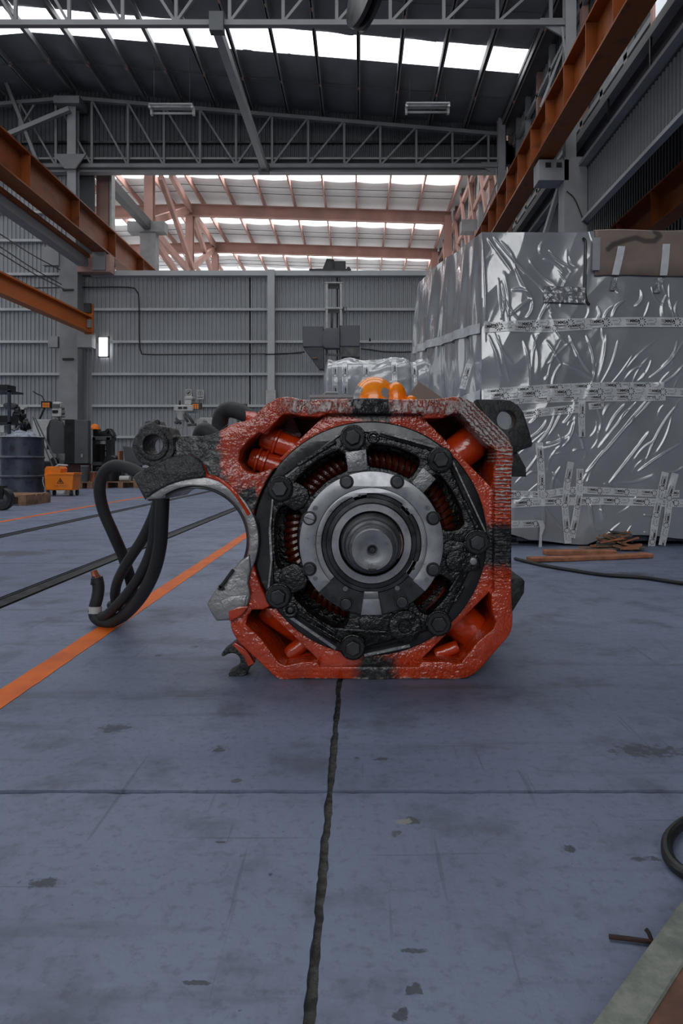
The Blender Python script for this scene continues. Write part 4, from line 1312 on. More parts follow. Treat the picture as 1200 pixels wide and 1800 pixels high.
for k in range(70):
    cx, cy = fr.uniform(840, 1300), fr.uniform(415, 950)
    L = fr.uniform(15, 70)
    ang = math.radians(fr.uniform(95, 140) if cy > 590 else fr.uniform(45, 105))
    if cx > 1210 or cy > 880: ang += fr.uniform(-.5, .5)
    fo(cx - math.cos(ang) * L / 2, cy - math.sin(ang) * L / 2, cx + math.cos(ang) * L / 2, cy + math.sin(ang) * L / 2, fr.uniform(1.0, 1.8), fr.uniform(.5, 1.4))
FO = np.array(folds)
CELLS = [((x_ * .86 + y_ * .5), (y_ * .86 - x_ * .5) / 2.6) for x_, y_ in [(fr.uniform(820, 1350), fr.uniform(390, 980)) for _ in range(70)]]


def disp(px, py):
    """outward displacement of the film in metres; px, py arrays of photo coordinates on the front face"""
    px = np.asarray(px, float); py = np.asarray(py, float)
    d = np.zeros_like(px)
    for x0, y0, x1, y1, w_, h_ in FO:
        dx, dy = x1 - x0, y1 - y0
        L2 = dx * dx + dy * dy
        m_ = (px > min(x0, x1) - 14) & (px < max(x0, x1) + 14) & (py > min(y0, y1) - 14) & (py < max(y0, y1) + 14)
        if not m_.any(): continue
        X, Y = px[m_], py[m_]
        t = ((X - x0) * dx + (Y - y0) * dy) / L2
        tc = np.clip(t, 0, 1)
        bow = 6.0 * math.sin(x0 * 12.9) * np.sin(PI * tc)
        L = math.sqrt(L2)
        ex = X - (x0 + tc * dx) + bow * dy / L; ey = Y - (y0 + tc * dy) - bow * dx / L
        e = np.sqrt(ex * ex + ey * ey)
        wv = w_ * (.55 + 1.0 * tc * abs(math.sin(y0)) + .4)
        prof = np.exp(-(e / wv) ** 1.6) * h_ * (4 * tc * (1 - tc) + .02) ** .4
        d[m_] += prof
    # taut tape squeezes the film, soft pillows between
    d += 2.2 * np.sin((py - 575) / 115 * PI) ** 2 * np.exp(-((py - 630) / 80) ** 2)
    ux, uy = (px * .86 + py * .5) / 1.0, (py * .86 - px * .5) / 2.6
    f1 = np.full(px.shape, 1e9)
    for cx_, cy_ in CELLS: f1 = np.minimum(f1, (ux - cx_) ** 2 + (uy - cy_) ** 2)
    d += .075 * np.minimum(np.sqrt(f1), 40)
    d += 1.0 * np.sin(px / 57.0 + py / 71.0) + .8 * np.sin(px / 43.0 - py / 91.0)
    return d * KW * .9


_gx, _gy = np.meshgrid(np.arange(830., 1350., 2.), np.arange(400., 980., 2.), indexing='ij')
_gd = disp(_gx.ravel(), _gy.ravel()).reshape(_gx.shape)
_gm = _gd.copy()
for _i in (-1, 0, 1):
    for _j in (-1, 0, 1): _gm = np.maximum(_gm, np.roll(np.roll(_gd, _i, 0), _j, 1))


def grid_mesh(V, nu, nv, name, mat, parent, smooth=True):
    o_ = off(parent)
    V = V - np.array([[o_.x, o_.y, o_.z]])
    me = bpy.data.meshes.new(name)
    i = np.arange((nu - 1) * (nv - 1))
    a = (i // (nv - 1)) * nv + i % (nv - 1)
    q = np.stack([a, a + 1, a + nv + 1, a + nv], 1)
    me.vertices.add(len(V)); me.vertices.foreach_set('co', V.ravel().astype('f'))
    me.loops.add(q.size); me.loops.foreach_set('vertex_index', q.ravel().astype('i'))
    me.polygons.add(len(q)); me.polygons.foreach_set('loop_start', (np.arange(len(q)) * 4).astype('i'))
    me.update(calc_edges=True); me.validate()
    me.polygons.foreach_set('use_smooth', [smooth] * len(q))
    return link(name, me, mat, parent)


# front sheet, rolled over the top and the near left corner
nu, nv = 600, 580
px = np.linspace(846, 1340, nu); py = np.linspace(409, 964, nv)
A, B = np.meshgrid(px, py, indexing='ij')
bot = 953 + 4 * np.sin(px / 31) - 14 * np.clip((930 - px) / 40, 0, 1) - 9 * np.clip((px - 1030) / 25, 0, 1)
Bp = 409 + (B - 409) * (bot[:, None] - 409) / 555
Bp -= 3.0 * np.clip((A - 1025) / 20, 0, 1) * np.clip((440 - Bp) / 30, 0, 1)
D = disp(A.ravel(), Bp.ravel()).reshape(A.shape)
V = np.stack([(A - VX) * KW, YW - D, H - (Bp - VY) * KW], -1).reshape(-1, 3)
front = grid_mesh(V, nu, nv, 'film_front', M['film'], crate)
# top sheet
nu2, nv2 = 120, 20
px2 = np.linspace(846, 1340, nu2); t2 = np.linspace(0, 1, nv2)
A, T = np.meshgrid(px2, t2, indexing='ij')
topb = 409 - 3.0 * np.clip((A - 1025) / 20, 0, 1)
D0 = disp(A[:, 0], topb[:, 0])[:, None]
Yt = YW - D0 * (1 - np.clip(T * 6, 0, 1)) + T * 1.9
Zt = H - (topb - VY) * KW + .02 * np.sin(np.clip(T * 5, 0, 1) * PI / 2) + .05 * T * (1 - T) + .012 * np.sin(A / 17) * T
Xt = (A - VX) * KW - T * .27 * np.clip((900 - A) / 54, 0, 1)
grid_mesh(np.stack([Xt, Yt, Zt], -1).reshape(-1, 3), nu2, nv2, 'film_top', M['film'], crate)
# left drape: from the front corner back and outwards
nu3, nv3 = 150, 150
u = np.linspace(0, 1, nu3); v = np.linspace(0, 1, nv3)
Uu, Vv = np.meshgrid(u, v, indexing='ij')
x_c = wx(846); z_t0 = wz(409)
Xl = x_c + (.53 - x_c) * Uu
Yl = YW + 1.85 * Uu
ztop = z_t0 + .13 * Uu - .02 * np.sin(Uu * 9) * Uu - .25 * np.clip((Uu - .93) / .07, 0, 1) ** 2
zbot = .11 + .75 * np.clip((Uu - .3) / .7, 0, 1) ** .7
Zl = ztop + (zbot - ztop) * Vv
fold = np.zeros_like(Uu)
for k, (c_, w_, h_, sl) in enumerate(((.10, .05, .02, .05), (.24, .07, .035, .14), (.40, .06, .03, -.1), (.52, .03, .025, .25), (.66, .09, .05, -.14), (.84, .05, .03, .05), (.97, .03, .04, .0))):
    fold += h_ * np.exp(-((Uu - c_ - sl * (Vv - .3)) / w_) ** 2) * np.clip(Vv * 3 + .25, 0, 1)
fold += .012 * np.sin(Vv * 17 + Uu * 31) * Vv + .02 * np.sin(Uu * 44 + Vv * 4) * np.clip(Vv - .4, 0, 1)
flare = .10 * Vv * Uu
edge = np.clip(Uu * 14, 0, 1)
D0 = disp(np.full(nv3, 846.), np.linspace(409, 945, nv3))[None, :]
Xl = Xl - (fold + flare) * edge * .8
Yl = Yl - fold * edge * .5 - D0 * (1 - edge)
cr_left = grid_mesh(np.stack([Xl, Yl, Zl], -1).reshape(-1, 3), nu3, nv3, 'film_left', M['film'], crate)
# machine body inside, base frame and rollers
MB().box(wx(846) + .09, 2.6, YW + .07, YW + 1.8, .12, 2.03).build('machine_body', M['steel_dark'], crate)
MB().box(wx(910), 2.6, YW + .03, YW + 1.7, .03, .16).build('base_frame', M['navy'], crate)
MB().tube([(wx(860), YW + .06, .045), (wx(1130), YW + .06, .045)], .022, 12).build('base_bar', M['rail'], crate)
MB().box(wx(875), wx(918), YW + .12, YW + .4, 0, .14).build('base_block', M['concrete'], crate)
MB().box(2.2, 2.5, YW + .1, YW + 1.6, 0, .04).build('base_block', M['navy'], crate)
# wrapped spindle sticking out to the left
roll_c = P(640, 676, 6.3)
nu4, nv4 = 150, 56
us = np.linspace(0, 1, nu4); vs_ = np.linspace(0, 2 * PI, nv4)
Uu, Vv = np.meshgrid(us, vs_, indexing='ij')
pxs = 568 + Uu * (772 - 568)
K6 = 6.3 / F
rad = (44 + 5 * np.exp(-((pxs - 690) / 14) ** 2) + 2 * np.sin(pxs / 8) - 4 * np.exp(-((pxs - 662) / 12) ** 2) - 7 * np.exp(-((pxs - 723) / 8) ** 2) + 26 * np.clip((pxs - 728) / 44, 0, 1) ** 1.6) * K6
capp = np.clip((pxs - 568) / 9, 0, 1) ** .5
rad = rad * np.where(Uu < .05, capp, 1)
rad *= 1 + .035 * np.sin(Vv * 11 + pxs / 19) * np.clip((pxs - 600) / 100, .2, 1) + .02 * np.sin(Vv * 5 + pxs / 7) + .05 * np.sin(Vv * 17) * np.clip((pxs - 720) / 40, 0, 1)
Xr = (pxs - VX) * K6
zc = wz(0) * 0 + (H - (676 - VY) * K6)
V = np.stack([Xr, 6.3 + rad * np.cos(Vv), zc + rad * np.sin(Vv)], -1).reshape(-1, 3)
M['film_light'] = pbr('milky_plastic_film', 'a9acb0', .16, var=.12, scale=8, bump=.3, bscale=14, spec=.8, coat=.5)
roll = grid_mesh(V, nu4, nv4, 'wrapped_spindle', M['film_light'], crate)
MB().box(-.1, .3, 6.2, 6.5, 0, zc - .12).build('spindle_stand', M['steel_dark'], crate)

# ---------------------------------------------------------------- printed tape
M['tape'] = pbr('silvery_printed_tape', 'cfd2d5', .22, var=.06, scale=20, bump=.25, bscale=25, spec=.7, coat=.4)
M['ink'] = pbr('black_tape_print', '17181a', .5, var=.1)
LOGO_W = 46.0     # repeat length of the print in photo px


def unit_print():
    """one repeat of the tape print in tape units (x along, y across, -0.5..0.5 wide)"""
    vs__, fs__ = [], []
    def put(v, f, sx, sy, ox, oy):
        b = len(vs__)
        vs__.extend([(p[0] * sx + ox, p[1] * sy + oy) for p in v]); fs__.extend([tuple(i + b for i in q) for q in f])
    def rect(x0, x1, y0, y1): put([(x0, y0), (x1, y0), (x1, y1), (x0, y1)], [(0, 1, 2, 3)], 1, 1, 0, 0)
    v, f = text_mesh('TE', 1.0, 0.0); put(v, f, .42, .46, .42, .10)
    v, f = text_mesh('MMSA', 1.0, .03); put(v, f, .42, .46, 1.22, .10)
    rect(.2, 1.5, -.22, -.18); rect(.3, 1.5, -.29, -.26)
    for k in range(9):
        a = 2 * PI * k / 9
        c_, s_ = math.cos(a), math.sin(a)
        p = []
        for r, wd in ((.24, .03), (.45, .07)):
            p += [(r * c_ - wd * s_ + 2.05, r * s_ + wd * c_), (r * c_ + wd * s_ + 2.05, r * s_ - wd * c_)]
        put([p[0], p[1], p[3], p[2]], [(0, 1, 2, 3)], 1, 1, 0, 0)
    # second mark: small word with a hook and lines of fine print
    v, f = text_mesh('ommo', 1.0, .0); put(v, f, .25, .22, 3.05, .2)
    for k in range(9):
        a0 = -1.9 + k * .42; a1 = a0 + .42
        put([(3.52 + .13 * math.cos(a0), .17 + .17 * math.sin(a0)), (3.52 + .17 * math.cos(a0), .17 + .21 * math.sin(a0)), (3.52 + .17 * math.cos(a1), .17 + .21 * math.sin(a1)), (3.52 + .13 * math.cos(a1), .17 + .17 * math.sin(a1))], [(0, 1, 2, 3)], 1, 1, 0, 0)
    put([(2.68 + .07 * math.cos(k), -.2 + .07 * math.sin(k)) for k in range(6)], [(0, 1, 2, 3, 4, 5)], 1, 1, 0, 0)
    rect(2.85, 3.55, -.16, -.13); rect(2.85, 3.6, -.27, -.24)
    return vs__, fs__


UP_V, UP_F = unit_print()


def tape(path, wpx, surf, lift, name='tape', start=0.0, parent=crate):
    """path: photo polyline; surf(px, py, out) -> world point"""
    pts = [Vector(p) for p in path]
    cum = [0]
    for a, b in zip(pts[:-1], pts[1:]): cum.append(cum[-1] + (b - a).length)
    L = cum[-1]
    def at(s):
        s = min(max(s, 0), L)
        for k in range(len(pts) - 1):
            if s <= cum[k + 1] + 1e-9:
                d = pts[k + 1] - pts[k]
                t = (s - cum[k]) / max(d.length, 1e-6)
                # smoothed direction
                return pts[k] + d * t, d.normalized()
        return pts[-1], (pts[-1] - pts[-2]).normalized()
    n = max(4, int(L / 2.5)); nw = 5
    v, fs = [], []
    for i in range(n + 1):
        s = L * i / n
        c_, d = at(s)
        d0 = (at(s + 4)[0] - at(s - 4)[0]).normalized()
        nr = Vector((d0.y, -d0.x))          # towards the upper side of the tape
        for j in range(nw):
            o_ = (j / (nw - 1) - .5) * wpx
            v.append(surf(c_.x + nr.x * o_, c_.y + nr.y * o_, lift))
    for i in range(n):
        for j in range(nw - 1):
            a = i * nw + j
            fs.append((a, a + nw, a + nw + 1, a + 1))
    tp = MB().add(v, fs, True).build(name, M['tape'], parent)
    # print
    pv, pf = [], []
    s = start
    while s < L - 8:
        b = len(pv)
        vis = []
        for (ux, uy) in UP_V:
            ss = s + ux * wpx * .92
            vis.append(ss <= L and ss >= 0)
            c_, d = at(ss)
            d0 = d
            nr = Vector((d0.y, -d0.x))
            pv.append(surf(c_.x + nr.x * uy * wpx, c_.y + nr.y * uy * wpx, lift + .0022))
        for q in UP_F:
            if all(vis[i] for i in q): pf.append(tuple(i + b for i in q))
        s += 4.0 * wpx * .92
    if pf: tag(MB().add(pv, pf).build('tape_print', M['ink'], tp), kind='stuff')
    return tp


def front_surf(px, py, out):
    # follow the film but bridge its narrow folds
    u_ = min(max((px - 830) / 2, 0), _gm.shape[0] - 2.001); v_ = min(max((py - 400) / 2, 0), _gm.shape[1] - 2.001)
    i, j = int(u_), int(v_); a_, b_ = u_ - i, v_ - j
    d_ = _gm[i, j] * (1 - a_) * (1 - b_) + _gm[i + 1, j] * a_ * (1 - b_) + _gm[i, j + 1] * (1 - a_) * b_ + _gm[i + 1, j + 1] * a_ * b_
    return Vector((wx(px), YW - d_ - .003 - out, wz(py)))


fz = front_surf
tape([(850, 577), (900, 573), (992, 569), (1100, 567), (1260, 567)], 17, fz, .004, start=-6)
tape([(850, 571), (900, 577), (960, 578), (1040, 573)], 13, fz, .002, start=4)
tape([(850, 691), (960, 683), (1060, 679), (1165, 679)], 14, fz, .002, start=3)
tape([(850, 698), (960, 692), (1100, 688), (1260, 692)], 15, fz, .006, start=9)
tape([(870, 705), (1000, 700), (1168, 698)], 13, fz, .001, start=20)
tape([(905, 731), (960, 724), (1018, 718)], 15, fz, .003, start=10)
tape([(1021, 706), (1020, 740), (1021, 768)], 12, fz, .008, start=2)
tape([(1033, 715), (1060, 712)], 12, fz, .003, start=2)
tape([(946, 778), (950, 830), (950, 880)], 13, fz, .007, start=6)
tape([(880, 868), (950, 870), (985, 864), (1020, 861), (1120, 866), (1192, 868)], 13, fz, .003, start=5)
tape([(880, 887), (960, 882), (1060, 880), (1150, 883), (1260, 886)], 14, fz, .005, start=22)
tape([(1002, 812), (995, 850), (991, 890), (997, 955)], 12, fz, .008, start=10)
tape([(1018, 824), (1016, 870), (1009, 915), (1003, 945)], 12, fz, .009, start=0)
tape([(1167, 830), (1158, 870), (1149, 910), (1142, 962)], 13, fz, .009, start=4)
tape([(1184, 832), (1174, 868), (1170, 910), (1161, 958)], 13, fz, .010, start=20)
tape([(880, 922), (948, 920)], 13, fz, .004, start=-12)
# twisted hanging end
e = [(948, 914, .01), (952, 925, .012), (947, 940, .03), (945, 958, .05), (946, 972, .06)]
tw = MB()
vv = []
for k, (a, b, o_) in enumerate(e):
    wv = (7, 6, 3, 4, 5)[k]
    vv += [Vector((wx(a - wv), YW - o_ - .03, wz(b))), Vector((wx(a + wv * .6), YW - o_ - .02, wz(b)))]
tw.add(vv, [(2 * k, 2 * k + 2, 2 * k + 3, 2 * k + 1) for k in range(4)], True)
tw.build('tape', M['tape'], crate)
# tape around the left drape


def left_pt(u_, zz_, out):
    i = min(nu3 - 1, max(0, int(u_ * (nu3 - 1))))
    col_z = Zl[i]; j = int(np.argmin(np.abs(col_z - zz_)))
    return Vector((Xl[i, j] - out, Yl[i, j] - out, zz_))


ps = []
for u_, z0_ in zip(np.linspace(0, .95, 26), np.linspace(wz(577), wz(577) + .12, 26)):
    ps.append((left_pt(u_, z0_ + .033, .012), left_pt(u_, z0_ - .033, .012)))
MB().add([q for p in ps for q in p], [(2 * k, 2 * k + 1, 2 * k + 3, 2 * k + 2) for k in range(len(ps) - 1)], True).build('tape', M['tape'], crate)
ps = []
for u_, z0_ in zip(np.linspace(0, .45, 14), np.linspace(wz(695), wz(708), 14)):
    ps.append((left_pt(u_, z0_ + .04, .012), left_pt(u_, z0_ - .03, .012)))
MB().add([q for p in ps for q in p], [(2 * k, 2 * k + 1, 2 * k + 3, 2 * k + 2) for k in range(len(ps) - 1)], True).build('tape', M['tape'], crate)
# short strip on the drape
def drape_flat(px_, py_, out):
    p = P(px_, py_, YW + .02)
    return Vector((p.x, p.y - .02 - out, p.z))
tape([(824, 640), (818, 662), (812, 684)], 11, lambda a, b, c_: P(a, b, 4.9) - Vector((0, c_, 0)), .01, start=4)


def roll_surf(px_, py_, out):
    i = int(min(nu4 - 1, max(0, (px_ - 568) / (772 - 568) * (nu4 - 1))))
    r = rad[i].max() + .004 + out
    z_ = H - (py_ - VY) * K6
    dz = max(-.98, min(.98, (z_ - zc) / r))
    return Vector(((px_ - VX) * K6, 6.3 - r * math.sqrt(1 - dz * dz), zc + r * dz))


for x_ in (589, 606, 642, 690, 724):
    tape([(x_, 640 if x_ != 690 else 636), (x_ + 1, 670), (x_ + 1, 712)], 9, roll_surf, .003, start=8)

# cardboard sheet with tape strips at the upper right, duct tape patch, flap edge
cbm = Mat('brown_cardboard_with_spray')
x_, z_ = cbm.x + off(crate).x, cbm.z
cc = cbm.mix(cbm.noise(6).ramp(.3, .7), '7c6d65', '8b7c72')
def stroke(a, b, r):
    A_, B_ = (wx(a[0]), wz(a[1])), (wx(b[0]), wz(b[1]))
    dx, dz = B_[0] - A_[0], B_[1] - A_[1]
    L2 = dx * dx + dz * dz
    t = E.m('ADD', (x_ - A_[0]) * (dx / L2), (z_ - A_[1]) * (dz / L2), clamp=True)
    ex = x_ - (t * dx + A_[0]); ez = z_ - (t * dz + A_[1])
    return E.m('SQRT', ex * ex + ez * ez).ramp(r * KW, r * KW * .3)
sp = None
for a, b in (((1066, 440), (1075, 432)), ((1075, 432), (1095, 425)), ((1095, 425), (1115, 420)), ((1115, 420), (1130, 426)), ((1130, 426), (1147, 426)), ((1147, 426), (1156, 417)), ((1156, 417), (1148, 409))):
    k_ = stroke(a, b, 7); sp = k_ if sp is None else sp.max(k_)
cbm.set(color=cbm.mix(sp * .75, cc, '2e2c2c'), rough=.85)
M['cardboard_spray'] = cbm.m
# thin sheet hugging the front and folded over the top
v, fs = [], []
cx_ = np.linspace(1043, 1300, 40); rows = [405, 408, 425, 445, 465, 486]
for k, X in enumerate(cx_):
    v.append((wx(X), YW + .35, wz(403)))
    for j, r_ in enumerate(rows):
        v.append((wx(X), YW - .03 - .004 * math.sin(X / 21 + j) + (.02 if j == 0 else 0), wz(r_ + math.sin(X / 30) * 1.0)))
nr_ = len(rows) + 1
for k in range(39):
    for j in range(nr_ - 1): fs.append((k * nr_ + j, (k + 1) * nr_ + j, (k + 1) * nr_ + j + 1, k * nr_ + j + 1))
card = MB().add(v, fs, True).build('cardboard_sheet', M['cardboard_spray'], crate)
sol = card.modifiers.new('thickness', 'SOLIDIFY'); sol.thickness = .006; sol.offset = -1
M['silver'] = pbr('silver_duct_tape', '8a8d91', .25, metal=.3, var=.15, scale=30, bump=.5, bscale=40, coat=.3)
def strip(path, wpx, out, mat=None):
    v = []
    for (a, b) in path: v += [Vector((wx(a - wpx / 2), YW - out - .002 * math.sin(b), wz(b))), Vector((wx(a + wpx / 2), YW - out - .002 * math.cos(b), wz(b)))]
    o = MB().add(v, [(2 * k, 2 * k + 1, 2 * k + 3, 2 * k + 2) for k in range(len(path) - 1)], True).build('tape_strip', mat or M['tape'], crate)
    return o
strip([(1088, 436), (1085, 452), (1081, 470), (1077, 486)], 13, .043)
strip([(1166, 432), (1165, 450), (1163, 470), (1161, 487)], 13, .043)
strip([(1045, 421), (1044, 445), (1043, 478)], 13, .044, M['film'])
strip([(1078, 490), (1076, 500), (1074, 512)], 11, .03, M['silver'])
strip([(1158, 490), (1154, 502), (1151, 516)], 12, .03, M['silver'])
# duct tape patch
ptx = np.linspace(954, 1026, 24); pty = np.linspace(506, 534, 12)
A, B = np.meshgrid(ptx, pty, indexing='ij')
ridg = np.array([.02 * abs(mnoise.noise(Vector((a_ / 9, b_ / 9, 1)))) + .012 * abs(mnoise.noise(Vector((a_ / 4, b_ / 5, 7)))) for a_, b_ in zip(A.ravel(), B.ravel())]).reshape(A.shape)
V = np.stack([(A - VX) * KW, YW - disp(A.ravel(), B.ravel()).reshape(A.shape) * .3 - .02 - ridg, H - (B + 2 * np.sin(A / 40) - VY) * KW], -1).reshape(-1, 3)
grid_mesh(V, 24, 12, 'duct_tape_patch', M['silver'], crate)
# flap edge: an overlapping sheet that ends at x = 1027
MB().tube(smooth_path([Vector((wx(a), YW - .022, wz(b))) for a, b in ((1022, 420), (1027, 428), (1027, 470), (1026, 510), (1029, 530), (1034, 537))], 4), .008, 8).build('flap_edge', M['black_paint'], crate)

# ---------------------------------------------------------------- planks, rubbish heap, cable on the right floor
def plank(name, a, b, wd, th, mat, label, sag=0):
    t_ = MB()
    A_, B_ = Vector(a), Vector(b)
    n = 8
    d = (B_ - A_).normalized(); s_ = Vector((-d.y, d.x, 0)).normalized()
    v = []
    for k in range(n + 1):
        c_ = A_.lerp(B_, k / n) + Vector((0, 0, th / 2 + .001 + sag * (4 * (k / n - .5) ** 2)))
        j_ = .004 * math.sin(k * 2.1)
        for i, j in ((-1, -1), (1, -1), (1, 1), (-1, 1)): v.append(c_ + s_ * (wd / 2 * i + j_) + Vector((0, 0, th / 2 * j)))
    fs = [(3, 2, 1, 0), tuple(4 * n + q for q in range(4))]
    for k in range(n):
        for q in range(4): fs.append((4 * k + q, 4 * k + (q + 1) % 4, 4 * k + 4 + (q + 1) % 4, 4 * k + 4 + q))
    return tag(t_.add(v, fs).build(name, mat, None, .003), label, 'plank', 'loose wooden planks')


def G(px_, py_):
    Y = F * H / (py_ - VY)
    return Vector(((px_ - VX) / F * Y, Y, 0))


plank('wooden_plank', G(956, 975), G(1080, 975), .09, .028, M['wood_orange'], 'shorter orange-brown wooden plank on the floor before the crate')
plank('wooden_plank', G(930, 988), G(1141, 980), .08, .022, M['wood_orange'], 'longer thin wooden plank lying in front of the shorter plank', .004)
hr = random.Random(3)
heap = thing('scrap_heap', G(1075, 967), 'small heap of wood scraps and straps at the foot of the crate', 'scrap heap')
hc = G(1075, 966)
greens = pbr('dusty_green_strap', '555a55', .8, var=.2)
for k in range(80):
    px_ = hr.gauss(1075, 17); hgt = max(.01, .13 * math.exp(-((px_ - 1078) / 26) ** 2)) * hr.uniform(.15, 1)
    c_ = Vector(((px_ - VX) / F * hc.y, hc.y - hr.uniform(.0, .09), max(hgt, .015)))
    a = hr.uniform(-.7, .7); tilt = hr.uniform(-.35, .35); L = hr.uniform(.05, .15)
    d = Vector((math.cos(a), math.sin(a) * .5, tilt)).normalized() * L / 2
    if c_.z - abs(d.z) < .008: d.z = 0
    MB().bar(c_ - d, c_ + d, hr.uniform(.012, .03), hr.uniform(.006, .014)).build('scrap', hr.choice([M['wood_orange'], M['wood'], greens, M['steel_dark'], M['wood']]), heap)
tag(MB().tube(smooth_path([G(905, 985) + Vector((0, 0, .01)), G(950, 996) + Vector((0, 0, .01)), G(1000, 1005) + Vector((0, 0, .01)), G(1060, 1014) + Vector((0, 0, .01)), G(1130, 1019) + Vector((0, 0, .01)), G(1210, 1030) + Vector((0, 0, .01)), G(1300, 1032) + Vector((0, 0, .01))], 5), .0095, 8).build('floor_cable', M['black']),
    'thin black cable lying on the floor right of the motor', 'cable')
tag(MB().tube(smooth_path([G(1240, 1440) + Vector((0, 0, .009)), G(1200, 1457) + Vector((0, 0, .009)), G(1176, 1480) + Vector((0, 0, .009)), G(1172, 1508) + Vector((0, 0, .009)), G(1186, 1533) + Vector((0, 0, .009)), G(1215, 1552) + Vector((0, 0, .009)), G(1260, 1566) + Vector((0, 0, .009))], 6), .0085, 10).build('floor_cable', M['black']),
    'black cable loop at the right edge of the foreground floor', 'cable')
# rusty rod and board in the near right corner
rp = [G(1070, 1652) + Vector((0, 0, .004)), G(1105, 1656) + Vector((0, 0, .004)), G(1148, 1662) + Vector((0, 0, .004))]
rod = thing('rusty_rod', G(1110, 1657), 'short rusty bent rod on the near right floor', 'rod')
MB().tube(rp, .0028, 8).build('rod', pbr('rust_dark', '3a2620', .8, var=.4, scale=60), rod)
MB().tube([G(1146, 1662) + Vector((0, 0, .004)), G(1140, 1655) + Vector((0, 0, .010)), G(1135, 1651) + Vector((0, 0, .012))], .0026, 8).build('bent_end', pbr('rust_dark2', '2a1c1a', .8, var=.4, scale=60), rod)


def board_mat():
    m = Mat('mouldy_grey_board')
    n = m.noise(30, 6, .65); n2 = m.noise(9, 4)
    c_ = m.mix(n.ramp(.35, .65), '6f746e', '8a8d86')
    c_ = m.mix(n2.ramp(.5, .65) * .7, c_, '4d5a56')
    m.set(color=c_, rough=.9)
    m.bump(m.noise(60, 5), .5, .004)
    return m.m
board = thing('timber_board', G(1250, 1800), 'weathered grey timber board with brown side in the near right corner', 'board')
a, b, c_ = G(1055, 1812), G(1212, 1588), G(1330, 1560)
n_ = (Vector((b.y - a.y, -(b.x - a.x), 0))).normalized()
d = (b - a).normalized()
A0, B0 = a - d * .3, b + d * .35
w_in = .040
v = [A0, B0, B0 + n_ * w_in, A0 + n_ * w_in]
MB().add([p + Vector((0, 0, z_)) for z_ in (0, .02) for p in v], [(3, 2, 1, 0), (4, 5, 6, 7), (0, 1, 5, 4), (1, 2, 6, 5), (2, 3, 7, 6), (3, 0, 4, 7)]).build('board_edge', board_mat(), board, .002)
v = [A0 + n_ * w_in, B0 + n_ * w_in, B0 + n_ * .3, A0 + n_ * .3]
MB().add([p + Vector((0, 0, z_)) for z_ in (0, .017) for p in v], [(3, 2, 1, 0), (4, 5, 6, 7), (0, 1, 5, 4), (1, 2, 6, 5), (2, 3, 7, 6), (3, 0, 4, 7)]).build('board_face', pbr('reddish_brown_wood', '6b4a3e', .85, var=.3, scale=30, bump=.2, bscale=60), board)

# ---------------------------------------------------------------- things right behind the motor
oc = thing('orange_casing', P(665, 720, 2.9), 'glossy orange domed casing with painted grey reflections behind the top of the motor', 'casing')
def patch_mat():
    m = Mat('orange_enamel_with_painted_reflections')
    x_ = m.x; z_ = m.z
    o_ = off(oc)
    n = m.noise(30, 4)
    K9 = 2.9 / F
    c_ = m.mix(m.noise(8).ramp(.3, .7), 'ff9418', 'fb8408')
    def ell(px_, py_, rx, ry): 
        p = P(px_, py_, 2.9) - o_
        a_ = (x_ - p.x) * (1 / (rx * K9)); b_ = (z_ - p.z) * (1 / (ry * K9))
        return (a_ * a_ + b_ * b_ + (n - .5) * 4.0).ramp(1.1, .8)
    g = ell(676, 694, 9, 9).max(ell(623, 696, 13, 17))  # grey ellipses put washed-out reflections into the enamel colour
    m.set(color=m.mix(g, c_, '8c9094'), rough=.22, coat=.4)
    return m.m
M['enamel'] = patch_mat()
K9 = 2.9 / F
def dome(cx, cy, r, hgt, yy, name):
    c_ = P(cx, cy, yy)
    s_ = yy / F
    prof = [(r * s_ * math.cos(t_), c_.z + hgt * s_ * math.sin(t_)) for t_ in np.linspace(0, PI / 2 - .02, 12)]
    prof = [(r * s_ * 1.0, c_.z - .12)] + prof + [(.0005, c_.z + hgt * s_)]
    return MB().lathe((c_.x, c_.y, 0), prof, 40, 'Z').build(name, M['enamel'], oc)
dome(658, 705, 40, 43, 2.9, 'main_dome')
dome(696, 702, 19, 31, 2.86, 'side_dome')
dome(722, 703, 10, 8, 2.84, 'small_boss')
b0 = P(655, 705, 2.95)
MB().box(b0.x - .12, b0.x + .16, 2.75, 3.1, 0, b0.z - .02).build('casing_body', M['enamel'], oc, .01)
cbd = [P(p[0], p[1], 3.4) for p in ((705, 712), (736, 671), (778, 700), (782, 720))]
pw = plate('cardboard_wedge', [[(p.x, p.z) for p in cbd] + [(cbd[3].x, 0), (cbd[0].x, 0)]], 3.4, .25, M['cardboard'], None, .002)
tag(pw, 'grey-brown folded cardboard wedge behind the motor beside the orange casing', 'cardboard')
# ================================================================ BACKGROUND MACHINES ON THE LEFT
def drum(px0, px1, ytop, ybot, label):
    Y = F * H / (ybot - VY)
    Y /= 1 - (px1 - px0) / 2 / F
    c = P((px0 + px1) / 2, 800, Y); r = (px1 - px0) / 2 / F * Y
    zt = H + (VY - ytop) / F * Y
    t = thing('oil_drum', (c.x, Y, 0), label, 'drum')
    prof = [(.001, .002), (r * .98, .002)]
    for z in np.linspace(0, zt, 60):
        b = sum(.02 * math.exp(-((z - zt * q) / .014) ** 2) for q in (.33, .66))
        prof.append((r + b - .004, z + .002))
    prof += [(r + .008, zt - .005), (r + .008, zt + .012), (r - .008, zt + .012), (r - .012, zt - .01), (r - .012, .2), (.001, .2)]
    MB().lathe((c.x, Y, 0), prof, 44, 'Z').build('drum_shell', M['drum_blue'], t)
    return t, c.x, Y, zt, r


